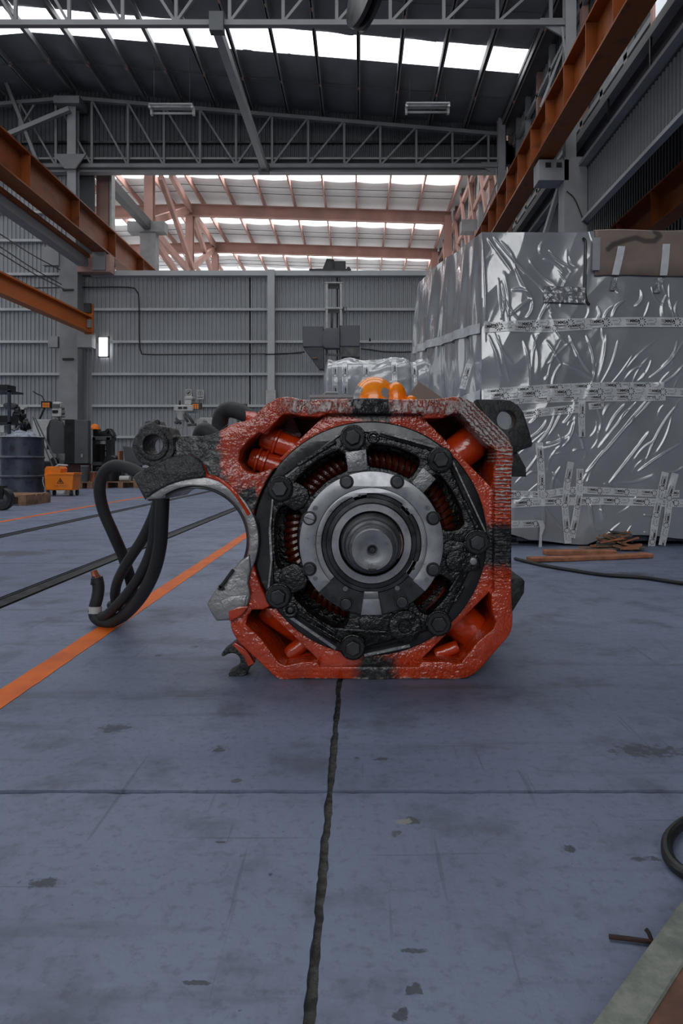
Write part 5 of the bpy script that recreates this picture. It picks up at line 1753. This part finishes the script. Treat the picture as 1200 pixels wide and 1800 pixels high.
t, dx, dy, dz, dr = drum(4, 75, 770, 873, 'dark blue oil drum used as waste bin beside the orange mop bucket')
rg = random.Random(5)
rag = tag(MB().build('waste_bag', M['white_paint']) if False else None, None) if False else None
b = bmesh.new(); bmesh.ops.create_icosphere(b, subdivisions=4, radius=dr * .8)
for v in b.verts:
    k = mnoise.noise(v.co * 9) * .35 + mnoise.noise(v.co * 25) * .12
    v.co *= 1 + k * .6
    v.co.z *= .55
    v.co += Vector((dx, dy, dz - .03))
me = bpy.data.meshes.new('waste_bag'); b.to_mesh(me); b.free()
for p in me.polygons: p.use_smooth = True
tag(link('waste_bag', me, pbr('crumpled_pale_plastic', '8f96a5', .3, var=.3, scale=12)), 'crumpled pale plastic bag in the top of the oil drum', 'bag')

# mop bucket
Yb = 11.08
k = Yb / F
def bx(px): return (px - VX) * k
def bz(py): return H - (py - VY) * k
t = thing('mop_bucket', (bx(104), Yb + .15, 0), 'orange plastic mop bucket on castors with black warning triangle', 'bucket')
z0 = bz(862)
plate('tub', [[(bx(79), z0), (bx(127), z0), (bx(129), bz(833)), (bx(77), bz(833))]], Yb, .32, M['orange_plastic'], t, .02, 3)
plate('tub_rim', [[(bx(83), bz(835)), (bx(130), bz(835)), (bx(130), bz(831)), (bx(83), bz(831))]], Yb - .012, .345, M['orange_plastic'], t, .004)
plate('wringer', [[(bx(77), bz(845)), (bx(77), bz(824)), (bx(80), bz(820)), (bx(103), bz(820)), (bx(106), bz(824)), (bx(105), bz(833)), (bx(82), bz(834))]], Yb + .02, .26, M['orange_plastic'], t, .012, 2)
MB().tube([P(98, 820, Yb), P(103, 817, Yb), P(119, 818, Yb)], .012, 8).build('wringer_handle', M['white_paint'], t)
MB().tube([P(130, 836, Yb + .1), P(131.5, 845, Yb + .1), P(131, 853, Yb + .1), P(127, 858, Yb + .1)], .008, 6).build('carry_handle', M['white_paint'], t)
MB().tube([P(76, 838, Yb + .1), P(75, 846, Yb + .1), P(78, 856, Yb + .1)], .008, 6).build('carry_handle', M['white_paint'], t)
tri = [(bx(106), bz(840)), (bx(112), bz(850)), (bx(100), bz(850))]
trin = [(bx(106), bz(842.2)), (bx(110.2), bz(849)), (bx(101.8), bz(849))]
plate('warning_triangle', [tri, trin], Yb - .004, .003, M['black_paint'], t)
plate('warning_figure', [[(bx(104.5), bz(848.5)), (bx(105), bz(845)), (bx(106), bz(843.5)), (bx(107), bz(845)), (bx(108.5), bz(848.5)), (bx(106.5), bz(847))]], Yb - .004, .003, M['black_paint'], t)
v, f = text_mesh('CAUTION', .045)
MB().add([(bx(107) + p[0], Yb - .002, bz(854.5) + p[1]) for p in v], f).build('bucket_print', M['wood'], t)
for q, (px, dy_) in enumerate(((82, .05), (123, .05), (82, .28), (123, .28))):
    MB().lathe((0, Yb + dy_, .045), lathe_close([(.043, bx(px) - .015), (.043, bx(px) + .015)]), 16, 'X').build('castor', M['black'], t)
    MB().bar((bx(px), Yb + dy_, .04), (bx(px), Yb + dy_, z0 + .01), .04, .03, (0, 1, 0)).build('castor_fork', M['steel_dark'], t)
for a, b_, lb in (((62, 735), (108, 832), 'longer mop with a thin handle leaning behind the orange bucket'), ((58, 733), (93, 822), 'mop with the steeper handle between the drum and the orange bucket')):
    dy_ = .0 if b_[0] > 100 else .5
    A, B = P(a[0], a[1], Yb + 1.1 + dy_), P(b_[0], b_[1], Yb + .62 + dy_)
    C_ = A + (B - A) * ((A.z - .05) / (A.z - B.z))
    mp = thing('mop', (C_.x, C_.y, 0), lb, 'mop', 'mops')
    MB().tube([A, B, C_], .013, 8).build('handle', M['steel_dark'], mp)
    MB().lathe((C_.x, C_.y, 0), [(.012, .16), (.05, .12), (.1, .03), (.11, .002), (.001, .002)], 14, 'Z').build('mop_head', M['white_paint'], mp)

# lathe behind the drum and bucket: bed, headstock, chip guard, carriage, display
Yl = 14.9
k = Yl / F
def ax(px): return (px - VX) * k
def az(py): return H - (py - VY) * k
t = thing('lathe', (ax(100), Yl + .4, 0), 'dark lathe with grey chip guard and orange digital display behind the mop bucket', 'lathe')
MB().box(ax(28), ax(116), Yl + .1, Yl + .8, 0, az(812)).build('bed', M['black_paint'], t, .01)
MB().box(ax(46), ax(90), Yl + .3, Yl + .8, az(812), az(736)).build('headstock', M['white_paint'], t, .02)
plate('chip_guard', [[(ax(88), az(797)), (ax(86), az(760)), (ax(89), az(740)), (ax(94), az(736)), (ax(110), az(743)), (ax(113), az(755)), (ax(113), az(797))]], Yl, .05, M['steel_dark'], t, .006, 2)
plate('guard_side', [[(ax(78), az(790)), (ax(78), az(752)), (ax(84), az(738)), (ax(90), az(736)), (ax(90), az(790))]], Yl + .1, .3, M['black_paint'], t, .006)
MB().lathe((ax(107), 0, az(815)), lathe_close([(.08, Yl - .02), (.08, Yl + .1)]), 20).build('hand_wheel', M['steel_dark'], t)
MB().lathe((ax(96), 0, az(812)), lathe_close([(.1, Yl - .02), (.1, Yl + .1)]), 20).build('hand_wheel', M['black_paint'], t)
MB().box(ax(83), ax(100), Yl + .2, Yl + .45, az(732), az(716)).build('carriage', M['white_paint'], t, .02)
MB().box(ax(85), ax(95), Yl + .18, Yl + .2, az(725), az(720)).build('carriage_window', M['black_paint'], t)
MB().box(ax(84), ax(99), Yl + .2, Yl + .35, az(716), az(705)).build('gauge_box', M['white_paint'], t, .02)
MB().box(ax(87), ax(98), Yl + .17, Yl + .2, az(715), az(709)).build('gauge_glass', M['steel_dark'], t)
for a, b_ in (((96, 720), (113, 718)), ((98, 726), (113, 727)), ((100, 731), (108, 740)), ((106, 735), (113, 752))):
    MB().tube([P(*a, Yl + .25), P(*b_, Yl + .25)], .025, 8).build('cross_slide_handle', M['steel_dark'], t)
MB().box(ax(66), ax(83), Yl + .15, Yl + .25, az(716), az(704)).build('display_case', M['black_paint'], t, .006)
_m = Mat('orange_display'); _m.set(color=(.02, .01, .0), emit=(.9, .24, .01), emits=.4, rough=.5); M['led'] = _m.m
for r_ in range(3):
    for q in range(4):
        MB().box(ax(69 + q * 3.3), ax(71.5 + q * 3.3), Yl + .145, Yl + .15, az(709 + r_ * 3), az(707 + r_ * 3)).build('display_digit', M['led'], t)
MB().tube([P(82, 710, Yl + .22), P(76, 722, Yl + .22), P(70, 736, Yl + .25)], .022, 8).build('display_arm', M['black_paint'], t)
MB().tube(smooth_path([P(58, 688, Yl + .2), P(66, 693, Yl + .2), P(73, 696, Yl + .2), P(78, 704, Yl + .2)], 4), .012, 6).build('lamp_hose', M['black_paint'], t)

# grey electrical cabinet and black machine beside it
t = thing('machine_cabinet', (ax(140), Yl, 0), 'tall dark grey machine cabinet right of the lathe', 'cabinet')
MB().box(ax(117), ax(136), Yl - .1, Yl + .0, az(815), az(738)).build('cabinet_side', M['black_paint'], t, .008)
MB().box(ax(136), ax(160), Yl - .16, Yl + .0, az(815), az(739)).build('cabinet_door', M['steel_dark'], t, .012)
MB().box(ax(148), ax(151), Yl - .175, Yl - .16, az(804), az(798)).build('door_handle', M['steel_grey'], t)
MB().box(ax(119), ax(160), Yl - .05, Yl + .02, 0, az(815)).build('plinth', pbr('dark_red_plinth', '3a1414', .6), t)
Yr = 15.5
t = thing('drill_press', (P(178, 800, Yr).x, Yr, 0), 'black bench machine with open frame left of the cable loop', 'machine')
kr = Yr / F
def rx(px): return (px - VX) * kr
def rz(py): return H - (py - VY) * kr
MB().box(rx(162), rx(168), Yr, Yr + .3, 0, rz(768)).build('upright', M['black_paint'], t, .01)
MB().box(rx(186), rx(194), Yr, Yr + .3, 0, rz(768)).build('upright', M['black_paint'], t, .01)
MB().box(rx(162), rx(195), Yr, Yr + .35, rz(774), rz(767)).build('top_plate', M['steel_dark'], t, .01)
MB().box(rx(162), rx(190), Yr + .25, Yr + .3, 0, rz(780)).build('back_panel', M['black_paint'], t)
for q in range(3): MB().box(rx(179), rx(185), Yr + .2, Yr + .24, rz(791 + q * 11), rz(783 + q * 11)).build('gauge_plate', M['steel_grey'], t)
MB().box(rx(162), rx(192), Yr - .02, Yr + .3, rz(818), rz(812)).build('shelf', M['steel_dark'], t)
v = [(rx(168), rz(767)), (rx(172), rz(758)), (rx(182), rz(757)), (rx(186), rz(753)), (rx(191), rz(753)), (rx(196), rz(760)), (rx(199), rz(767))]
plate('press_head', [v, [(rx(186), rz(762)), (rx(189), rz(757)), (rx(192), rz(762))]], Yr + .05, .2, M['black_paint'], t, .01)
# hard hat on the machine
hh = P(166.5, 755.2, Yr + .15)
t = thing('hard_hat', (hh.x, hh.y, hh.z), 'orange hard hat on top of the black bench machine', 'hard hat')
MB().lathe((hh.x, hh.y, 0), [(.11 * math.cos(a), hh.z + .005 + .125 * math.sin(a)) for a in np.linspace(0, PI / 2 - .01, 10)], 24, 'Z').build('shell', M['orange_plastic'], t)
MB().lathe((hh.x, hh.y - .03, 0), [(.08, hh.z + .008), (.135, hh.z + .002), (.135, hh.z + .01), (.08, hh.z + .014)], 24, 'Z').build('brim', M['orange_plastic'], t)
hs_ = MB().box(rx(162), rx(170), Yr + .05, Yr + .26, rz(768), hh.z + .004).build('hat_rest', M['black_paint'], bpy.data.objects['drill_press'])

# pallets with goods
def pallet(px0, px1, py_bot, dpt, label, n=5):
    Y = F * H / (py_bot - VY)
    x0, x1 = (px0 - VX) / F * Y, (px1 - VX) / F * Y
    t = thing('wooden_pallet', ((x0 + x1) / 2, Y, 0), label, 'pallet', 'wooden pallets')
    for i in range(3):
        xx = x0 + (x1 - x0 - .1) * i / 2
        MB().box(xx, xx + .1, Y, Y + dpt, .02, .11).build('bearer', M['wood'], t)
        MB().box(xx, xx + .1, Y, Y + dpt, 0, .02).build('bottom_board', M['wood'], t)
    for i in range(n):
        yy = Y + (dpt - .1) * i / (n - 1)
        MB().box(x0, x1, yy, yy + .1, .11, .132).build('deck_board', M['wood'], t)
    return Y, x0, x1


Y1, x0, x1 = pallet(118, 162, 859, .8, 'wooden pallet under the tins right of the mop bucket')
for px, r, h, mt, lb in ((149, .075, .32, M['steel_dark'], 'dark round tin on the pallet beside the mop bucket'), (165, .07, .2, M['copper'], 'coppery tin on the pallet end')):
    c = P(px, 850, Y1 + .15)
    t = thing('metal_tin', (c.x, c.y, .132), lb, 'tin', 'tins on the pallets')
    MB().lathe((c.x, c.y, 0), lathe_close([(r, .133), (r, .133 + h), (r * .9, .133 + h), (r * .9, .12 + h)]), 24, 'Z').build('tin_body', mt, t)
    MB().lathe((c.x, c.y, 0), [(r * 1.03, .13 + h * .96), (r * 1.03, .135 + h), (r * .96, .135 + h)], 24, 'Z').build('tin_rim', M['steel_grey'], t)
Y2, x0, x1 = pallet(180, 243, 858, .8, 'wooden pallet with dark scrap behind the cable loop')
c = P(195, 850, Y2 + .2)
t = thing('waste_bin', (c.x, c.y, .132), 'black round bin on the pallet inside the cable loop', 'bin')
MB().lathe((c.x, c.y, 0), [(.001, .133), (.15, .133), (.18, .52), (.165, .52), (.14, .16), (.001, .16)], 28, 'Z').build('bin_shell', M['black_paint'], t)
c = P(220, 845, Y2 + .15)
tag(MB().tube([(c.x - .1, c.y, .19), (c.x + .1, c.y - .02, .19)], .055, 16).build('grey_cylinder', M['white_paint']), 'pale grey short cylinder lying on the pallet', 'cylinder')
c = P(200, 815, Y2 + .62)
t = thing('scrap_motor', (c.x, c.y, .132), 'black rounded scrap machine on the pallet behind the cable loop', 'scrap part')
MB().box(c.x - .35, c.x + .18, c.y - .12, c.y + .2, .132, .42).build('base_block', M['black_paint'], t, .03)
MB().lathe((c.x - .02, 0, .5), lathe_close([(.14, c.y - .15), (.16, c.y - .1), (.16, c.y + .2), (.1, c.y + .25)]), 24).build('motor_drum', M['black_paint'], t)
MB().box(c.x + .12, c.x + .15, c.y - .1, c.y + .15, .42, .75).build('wood_slat', M['wood_orange'], t)
t = thing('tilted_tray', (c.x + .42, c.y, .132), 'dark grey tilted steel tray behind the suspension lug', 'tray')
plate('tray_panel', [[(c.x + .2, .85), (c.x + .6, .8), (c.x + .62, .45), (c.x + .26, .42)]], c.y - .05, .15, M['steel_dark'], t, .01)
MB().box(c.x + .3, c.x + .38, c.y - .02, c.y + .06, .132, .46).build('tray_leg', M['steel_dark'], t)
MB().box(c.x + .5, c.x + .58, c.y - .02, c.y + .06, .132, .46).build('tray_leg', M['steel_dark'], t)

# near left: pallet, cart wheel, rack
Y3, x0, x1 = pallet(-60, 46, 889, .7, 'wooden pallet at the left edge in front of the drum')
c = G(4, 897)
t = thing('cart_wheel', (c.x, c.y, 0), 'black rubber cart wheel at the left edge of the picture', 'wheel')
R = 20 / F * c.y
MB().lathe((c.x, 0, R), [(R * .55, c.y - .03), (R * .9, c.y - .035), (R, c.y - .02), (R, c.y + .03), (R * .9, c.y + .045), (R * .55, c.y + .04)], 36).build('tyre', M['black'], t)
MB().lathe((c.x, 0, R), lathe_close([(R * .25, c.y - .04), (R * .5, c.y - .02), (R * .57, c.y - .02), (R * .57, c.y + .03)]), 30).build('rim', M['steel_dark'], t)
MB().box(c.x - .12, c.x + .03, c.y - .05, c.y + .06, R, R + .15).build('axle_bracket', M['black_paint'], t)
Yk = 12.0
kk = Yk / F
def kx(px): return (px - VX) * kk
def kz(py): return H - (py - VY) * kk
t = thing('steel_rack', (kx(-10), Yk, 0), 'dark blue steel rack with shelves at the left edge behind the drum', 'rack')
MB().box(kx(13), kx(17), Yk, Yk + .05, 0, kz(684)).build('post', M['navy'], t)
MB().box(kx(-60), kx(-56), Yk, Yk + .05, 0, kz(684)).build('post', M['navy'], t)
for py in (686, 742): MB().box(kx(-60), kx(17), Yk, Yk + .5, kz(py + 3), kz(py)).build('shelf', M['navy'], t)
MB().box(kx(-50), kx(10), Yk + .05, Yk + .45, kz(690 + 52), kz(730)).build('stored_box', M['black_paint'], t)
MB().box(kx(-20), kx(8), Yk + .1, Yk + .4, kz(686), kz(675)).build('stored_box', M['black_paint'], t)
MB().box(kx(-14), kx(6), Yk + .02, Yk + .2, kz(760), kz(748)).build('stored_box', M['white_paint'], t)
# clutter of a second machine between rack and lathe
Yd = 12.8
t = thing('bench_grinder', (P(32, 800, Yd).x, Yd, 0), 'dark cluttered bench machine with round guard between rack and lathe', 'machine')
def ex(px): return (px - VX) / F * Yd
def ez(py): return H - (py - VY) / F * Yd
MB().box(ex(20), ex(50), Yd, Yd + .5, 0, ez(765)).build('stand', M['black_paint'], t, .01)
plate('round_guard', [chaikin([(ex(5), ez(716)), (ex(5), ez(709)), (ex(14), ez(707)), (ex(27), ez(709)), (ex(28), ez(715)), (ex(22), ez(719)), (ex(10), ez(719))], 1)], Yd, .12, M['steel_dark'], t, .01)
MB().tube(smooth_path([P(22, 735, Yd), P(30, 738, Yd), P(34, 747, Yd), P(28, 756, Yd), P(20, 754, Yd)], 4), .02, 7).build('hand_ring', M['steel_grey'], t)
for a, b_, r in (((38, 715), (38, 740), .05), ((28, 720), (30, 765), .03), ((42, 722), (30, 724), .03), ((44, 738), (50, 755), .06), ((36, 740), (44, 765), .05), ((24, 728), (44, 732), .05)):
    MB().tube([P(*a, Yd + .1), P(*b_, Yd + .1)], r, 10).build('machine_arm', M['black_paint'] if r > .04 else M['steel_dark'], t)
MB().lathe((ex(39), 0, ez(716)), lathe_close([(.04, Yd), (.04, Yd + .1)]), 14).build('lamp_head', M['white_paint'], t)

# milling machine by the back wall with display
Ym = 16.5
def mx(px): return (px - VX) / F * Ym
def mz(py): return H - (py - VY) / F * Ym
def milling(o_, label, full=True):
    t = thing('milling_machine', (mx(325 + o_), Ym, 0), label, 'milling machine', 'milling machines')
    X = lambda p: mx(p + o_)
    MB().box(X(328), X(352), Ym + .3, Ym + .8, 0, mz(735)).build('column', M['white_paint'], t, .03)
    MB().box(X(305), X(339), Ym, Ym + .6, mz(723), mz(712)).build('ram_head', M['white_paint'], t, .02)
    for q in (313, 322): MB().box(X(q), X(q + 7), Ym - .01, Ym, mz(719), mz(715)).build('switch_plate', M['black_paint'], t)
    MB().box(X(322), X(335), Ym + .1, Ym + .4, mz(712), mz(698)).build('motor_housing', M['white_paint'], t, .02)
    MB().box(X(322), X(337), Ym + .08, Ym + .42, mz(702), mz(696)).build('motor_cap', M['white_paint'], t, .02)
    MB().lathe((X(317), Ym + .1, 0), lathe_close([(.05, mz(752)), (.07, mz(740)), (.11, mz(738)), (.11, mz(728)), (.14, mz(723))]), 20, 'Z').build('quill', M['white_paint'], t)
    for a, b_ in (((309, 735), (318, 745)), ((323, 728), (330, 742)), ((326, 724), (340, 744)), ((330, 747), (345, 746)), ((307, 742), (313, 744))):
        MB().tube([P(a[0] + o_, a[1], Ym - .05), P(b_[0] + o_, b_[1], Ym - .05)], .03, 8).build('lever', M['steel_dark'], t)
    MB().box(X(335), X(353), Ym + .05, Ym + .15, mz(719), mz(708)).build('display_case', M['black_paint'], t, .006)
    for r_ in range(3):
        for q in range(3): MB().box(X(337 + q * 4), X(340 + q * 4), Ym + .045, Ym + .05, mz(712 + r_ * 3), mz(710 + r_ * 3)).build('display_digit', M['led'], t)
    MB().tube([P(316 + o_, 712, Ym + .1), P(316 + o_, 704, Ym + .1)], .02, 6).build('draw_bar', M['black_paint'], t)
    MB().box(X(300), X(360), Ym - .2, Ym + .5, mz(775), mz(768)).build('table', M['steel_grey'], t, .01)
    MB().box(X(315), X(345), Ym - .1, Ym + .4, 0, mz(775)).build('knee', M['white_paint'], t, .02)
    return t
milling(0, 'pale milling machine with orange display by the back wall above the motor arm')
# second display and pale cabinet
t = thing('machine_display', (mx(418), 16.8, 0), 'second orange digital display above the hose loop', 'display')
MB().box(mx(402), mx(430), 16.8, 16.9, mz(719), mz(708)).build('display_case', M['black_paint'], t, .006)
for r_ in range(3):
    for q in range(5 - r_): MB().box(mx(406 + q * 4), mx(409 + q * 4), 16.79, 16.8, mz(712 + r_ * 3), mz(710 + r_ * 3)).build('display_digit', M['led'], t)
MB().box(mx(412), mx(416), 16.83, 16.88, 0, mz(719)).build('display_post', M['steel_dark'], t)
MB().box(mx(335), mx(374), 17.2, 17.7, 0, mz(731)).build('pedestal', M['white_paint'], t, .02) if False else None
t2 = MB().box(mx(334), mx(376), 17.4, 17.9, 0, mz(730)).build('pale_cabinet', M['white_paint'], None, .02)
tag(t2, 'pale low cabinet standing between the milling machine and the hoses', 'cabinet')

# safety signs on the back wall
for px0, px1, py0, py1, lb, kind in ((326, 337, 684, 702, 'left white safety sign with a black round symbol on the back wall', 0), (346, 358, 685, 702, 'right white safety sign with a ring symbol on the back wall', 1)):
    Yq = 20.03; s_ = Yq / F
    X = lambda p: (p - VX) * s_
    Z = lambda p: H - (p - VY) * s_
    t = thing('safety_sign', (X((px0 + px1) / 2), Yq, Z(py1)), lb, 'sign', 'safety signs')
    MB().box(X(px0), X(px1), Yq, Yq + .015, Z(py1), Z(py0)).build('sign_board', M['white_paint'], t)
    cx, cz = (px0 + px1) / 2, py0 + 6.3
    def circ(r, n=24): return [(X(cx) + r * s_ * math.cos(a), Z(cz) + r * s_ * math.sin(a)) for a in np.linspace(0, 2 * PI, n, endpoint=False)]
    plate('sign_ring', [circ(4.3), circ(3.6)], Yq - .004, .003, M['black_paint'], t)
    if kind == 0:
        plate('sign_symbol', [[(X(cx - 3), Z(cz + .5)), (X(cx), Z(cz - 1)), (X(cx + 3), Z(cz - 2.6)), (X(cx + 1.5), Z(cz + 1)), (X(cx - 1), Z(cz + 2.6))]], Yq - .004, .003, M['black_paint'], t)
    else:
        plate('sign_symbol', [[(X(cx - 1.4), Z(cz + 2)), (X(cx - 1.4), Z(cz - 2)), (X(cx + 1.4), Z(cz - 2)), (X(cx + 1.4), Z(cz + 2))], [(X(cx - .7), Z(cz + 1)), (X(cx - .7), Z(cz - 1)), (X(cx + .7), Z(cz - 1)), (X(cx + .7), Z(cz + 1))]], Yq - .004, .003, M['black_paint'], t)
        MB().box(X(px0 + 2), X(px1 - 2), Yq - .003, Yq, Z(py1 - 3), Z(py1 - 4.5)).build('sign_text_bar', M['steel_dark'], t)

# mast machine in front of the back wall
Ys = 17.5
def sx(px): return (px - VX) / F * Ys
def sz(py): return H - (py - VY) / F * Ys
t = thing('stacker_mast', (sx(588), Ys, 0), 'tall grey lifting mast with dark boxes in front of the back wall', 'lifting machine')
for a, b_ in ((572, 576), (597, 601)): MB().box(sx(a), sx(b_), Ys, Ys + .08, 0, sz(496)).build('mast_rail', M['white_paint'], t)
for a, b_ in ((603, 604.5), (607.5, 609)): MB().box(sx(a), sx(b_), Ys + .1, Ys + .2, 0, sz(538)).build('inner_rail', M['steel_dark'], t)
for py, hh_ in ((496, 2), (540, 3), (582, 2), (622, 3)): MB().box(sx(571), sx(602), Ys - .02, Ys + .1, sz(py + hh_), sz(py)).build('cross_bar', M['white_paint'], t)
for a in ((576, 597, 498, 505), (576, 597, 543, 548), (588, 597, 576, 581), (601, 605, 538, 544), (601, 605, 576, 580)): MB().box(sx(a[0]), sx(a[1]), Ys + .12, Ys + .16, sz(a[3]), sz(a[2])).build('cross_plate', M['black_paint'], t)
MB().tube([P(583, 548, Ys + .05), P(583, 582, Ys + .05)], .03, 8).build('lift_cylinder', M['steel_dark'], t)
def tbox(x0, x1, zt, zm, zb, xb0, name, m1, m2, yy):
    MB().box(sx(x0), sx(x1), yy, yy + .5, sz(zm), sz(zt)).build(name, m1, t, .01)
    plate('box_underside', [[(sx(x0), sz(zm)), (sx(x1), sz(zm)), (sx(x1), sz(zb)), (sx(xb0), sz(zb))]], yy + .05, .4, m2, t)
M['box_grey'] = pbr('slate_grey_paint', '55585f', .5, var=.12, scale=3)
tbox(535, 570, 580, 615, 652, 562, 'counter_box', M['box_grey'], M['navy'], Ys - .5)
tbox(598, 632, 579, 615, 632, 600, 'counter_box', M['box_grey'], M['black_paint'], Ys - .55)
plate('centre_cover', [[(sx(569), sz(592)), (sx(575), sz(585)), (sx(598), sz(585)), (sx(598), sz(619)), (sx(573), sz(619)), (sx(569), sz(614))]], Ys - .65, .3, M['box_grey'], t, .01)
MB().box(sx(569), sx(606), Ys - .4, Ys + .4, 0, .5).build('mast_base', M['steel_dark'], t, .02)
for q in (624, 650): MB().tube([P(q, 575 if q == 624 else 594, Ys - .1), P(q, 580 if q == 624 else 600, Ys - .1)], .02, 6).build('pin', M['black_paint'], t)
MB().box(sx(552), sx(560), Ys - .55, Ys - .5, sz(636), sz(633)).build('marker_lamp', M['wood'], t)
tag(MB().tube(smooth_path([P(466, 623, 19.8), P(500, 622, 19.2), P(534, 619, 17.2)], 5), .018, 6).build('wall_cable', M['black']), 'black cable running from the slim post to the mast machine', 'cable')

# crane hook hanging into the top of the picture
Yh = 5.4
t = thing('crane_hook', P(640, -60, Yh), 'black crane hook sheave hanging at the top edge of the picture', 'crane hook')
c0 = P(646, -20, Yh)
s_ = Yh / F
wob = []
prof = [(0.001, -.075), (.10, -.075), (.235, -.06), (.285, -.05), (.29, -.02), (.255, 0), (.29, .02), (.285, .05), (.235, .06), (.10, .075), (.001, .075)]
b = MB()
R_ = Matrix.Rotation(math.radians(24), 4, 'Z') @ Matrix.Rotation(math.radians(8), 4, 'Y')
v, fs = [], []
n = 40
for r, h in prof:
    for q in range(n):
        a = 2 * PI * q / n
        v.append(c0 + Vector((0, 0, .0)) + R_ @ Vector((h, r * math.cos(a), r * math.sin(a))))
for i in range(len(prof) - 1):
    for q in range(n): fs.append((i * n + q, i * n + (q + 1) % n, (i + 1) * n + (q + 1) % n, (i + 1) * n + q))
hk = b.add(v, fs, True).build('sheave', M['black_paint'], t)
hubv = []
MB().tube([c0 + R_ @ Vector((-.1, 0, 0)), c0 + R_ @ Vector((-.075, 0, 0)), c0 + R_ @ Vector((.1, 0, 0))], [.045, .05, .05], 16).build('axle_nut', M['steel_grey'], t)
for q in (-.012, .012):
    MB().tube([c0 + R_ @ Vector((q, -.26, 0)), c0 + R_ @ Vector((q, -.26, 4.5))], .012, 6).build('wire_rope', M['steel_dark'], t)
    MB().tube([c0 + R_ @ Vector((q, .26, 0)), c0 + R_ @ Vector((q, .26, 4.5))], .012, 6).build('wire_rope', M['steel_dark'], t)
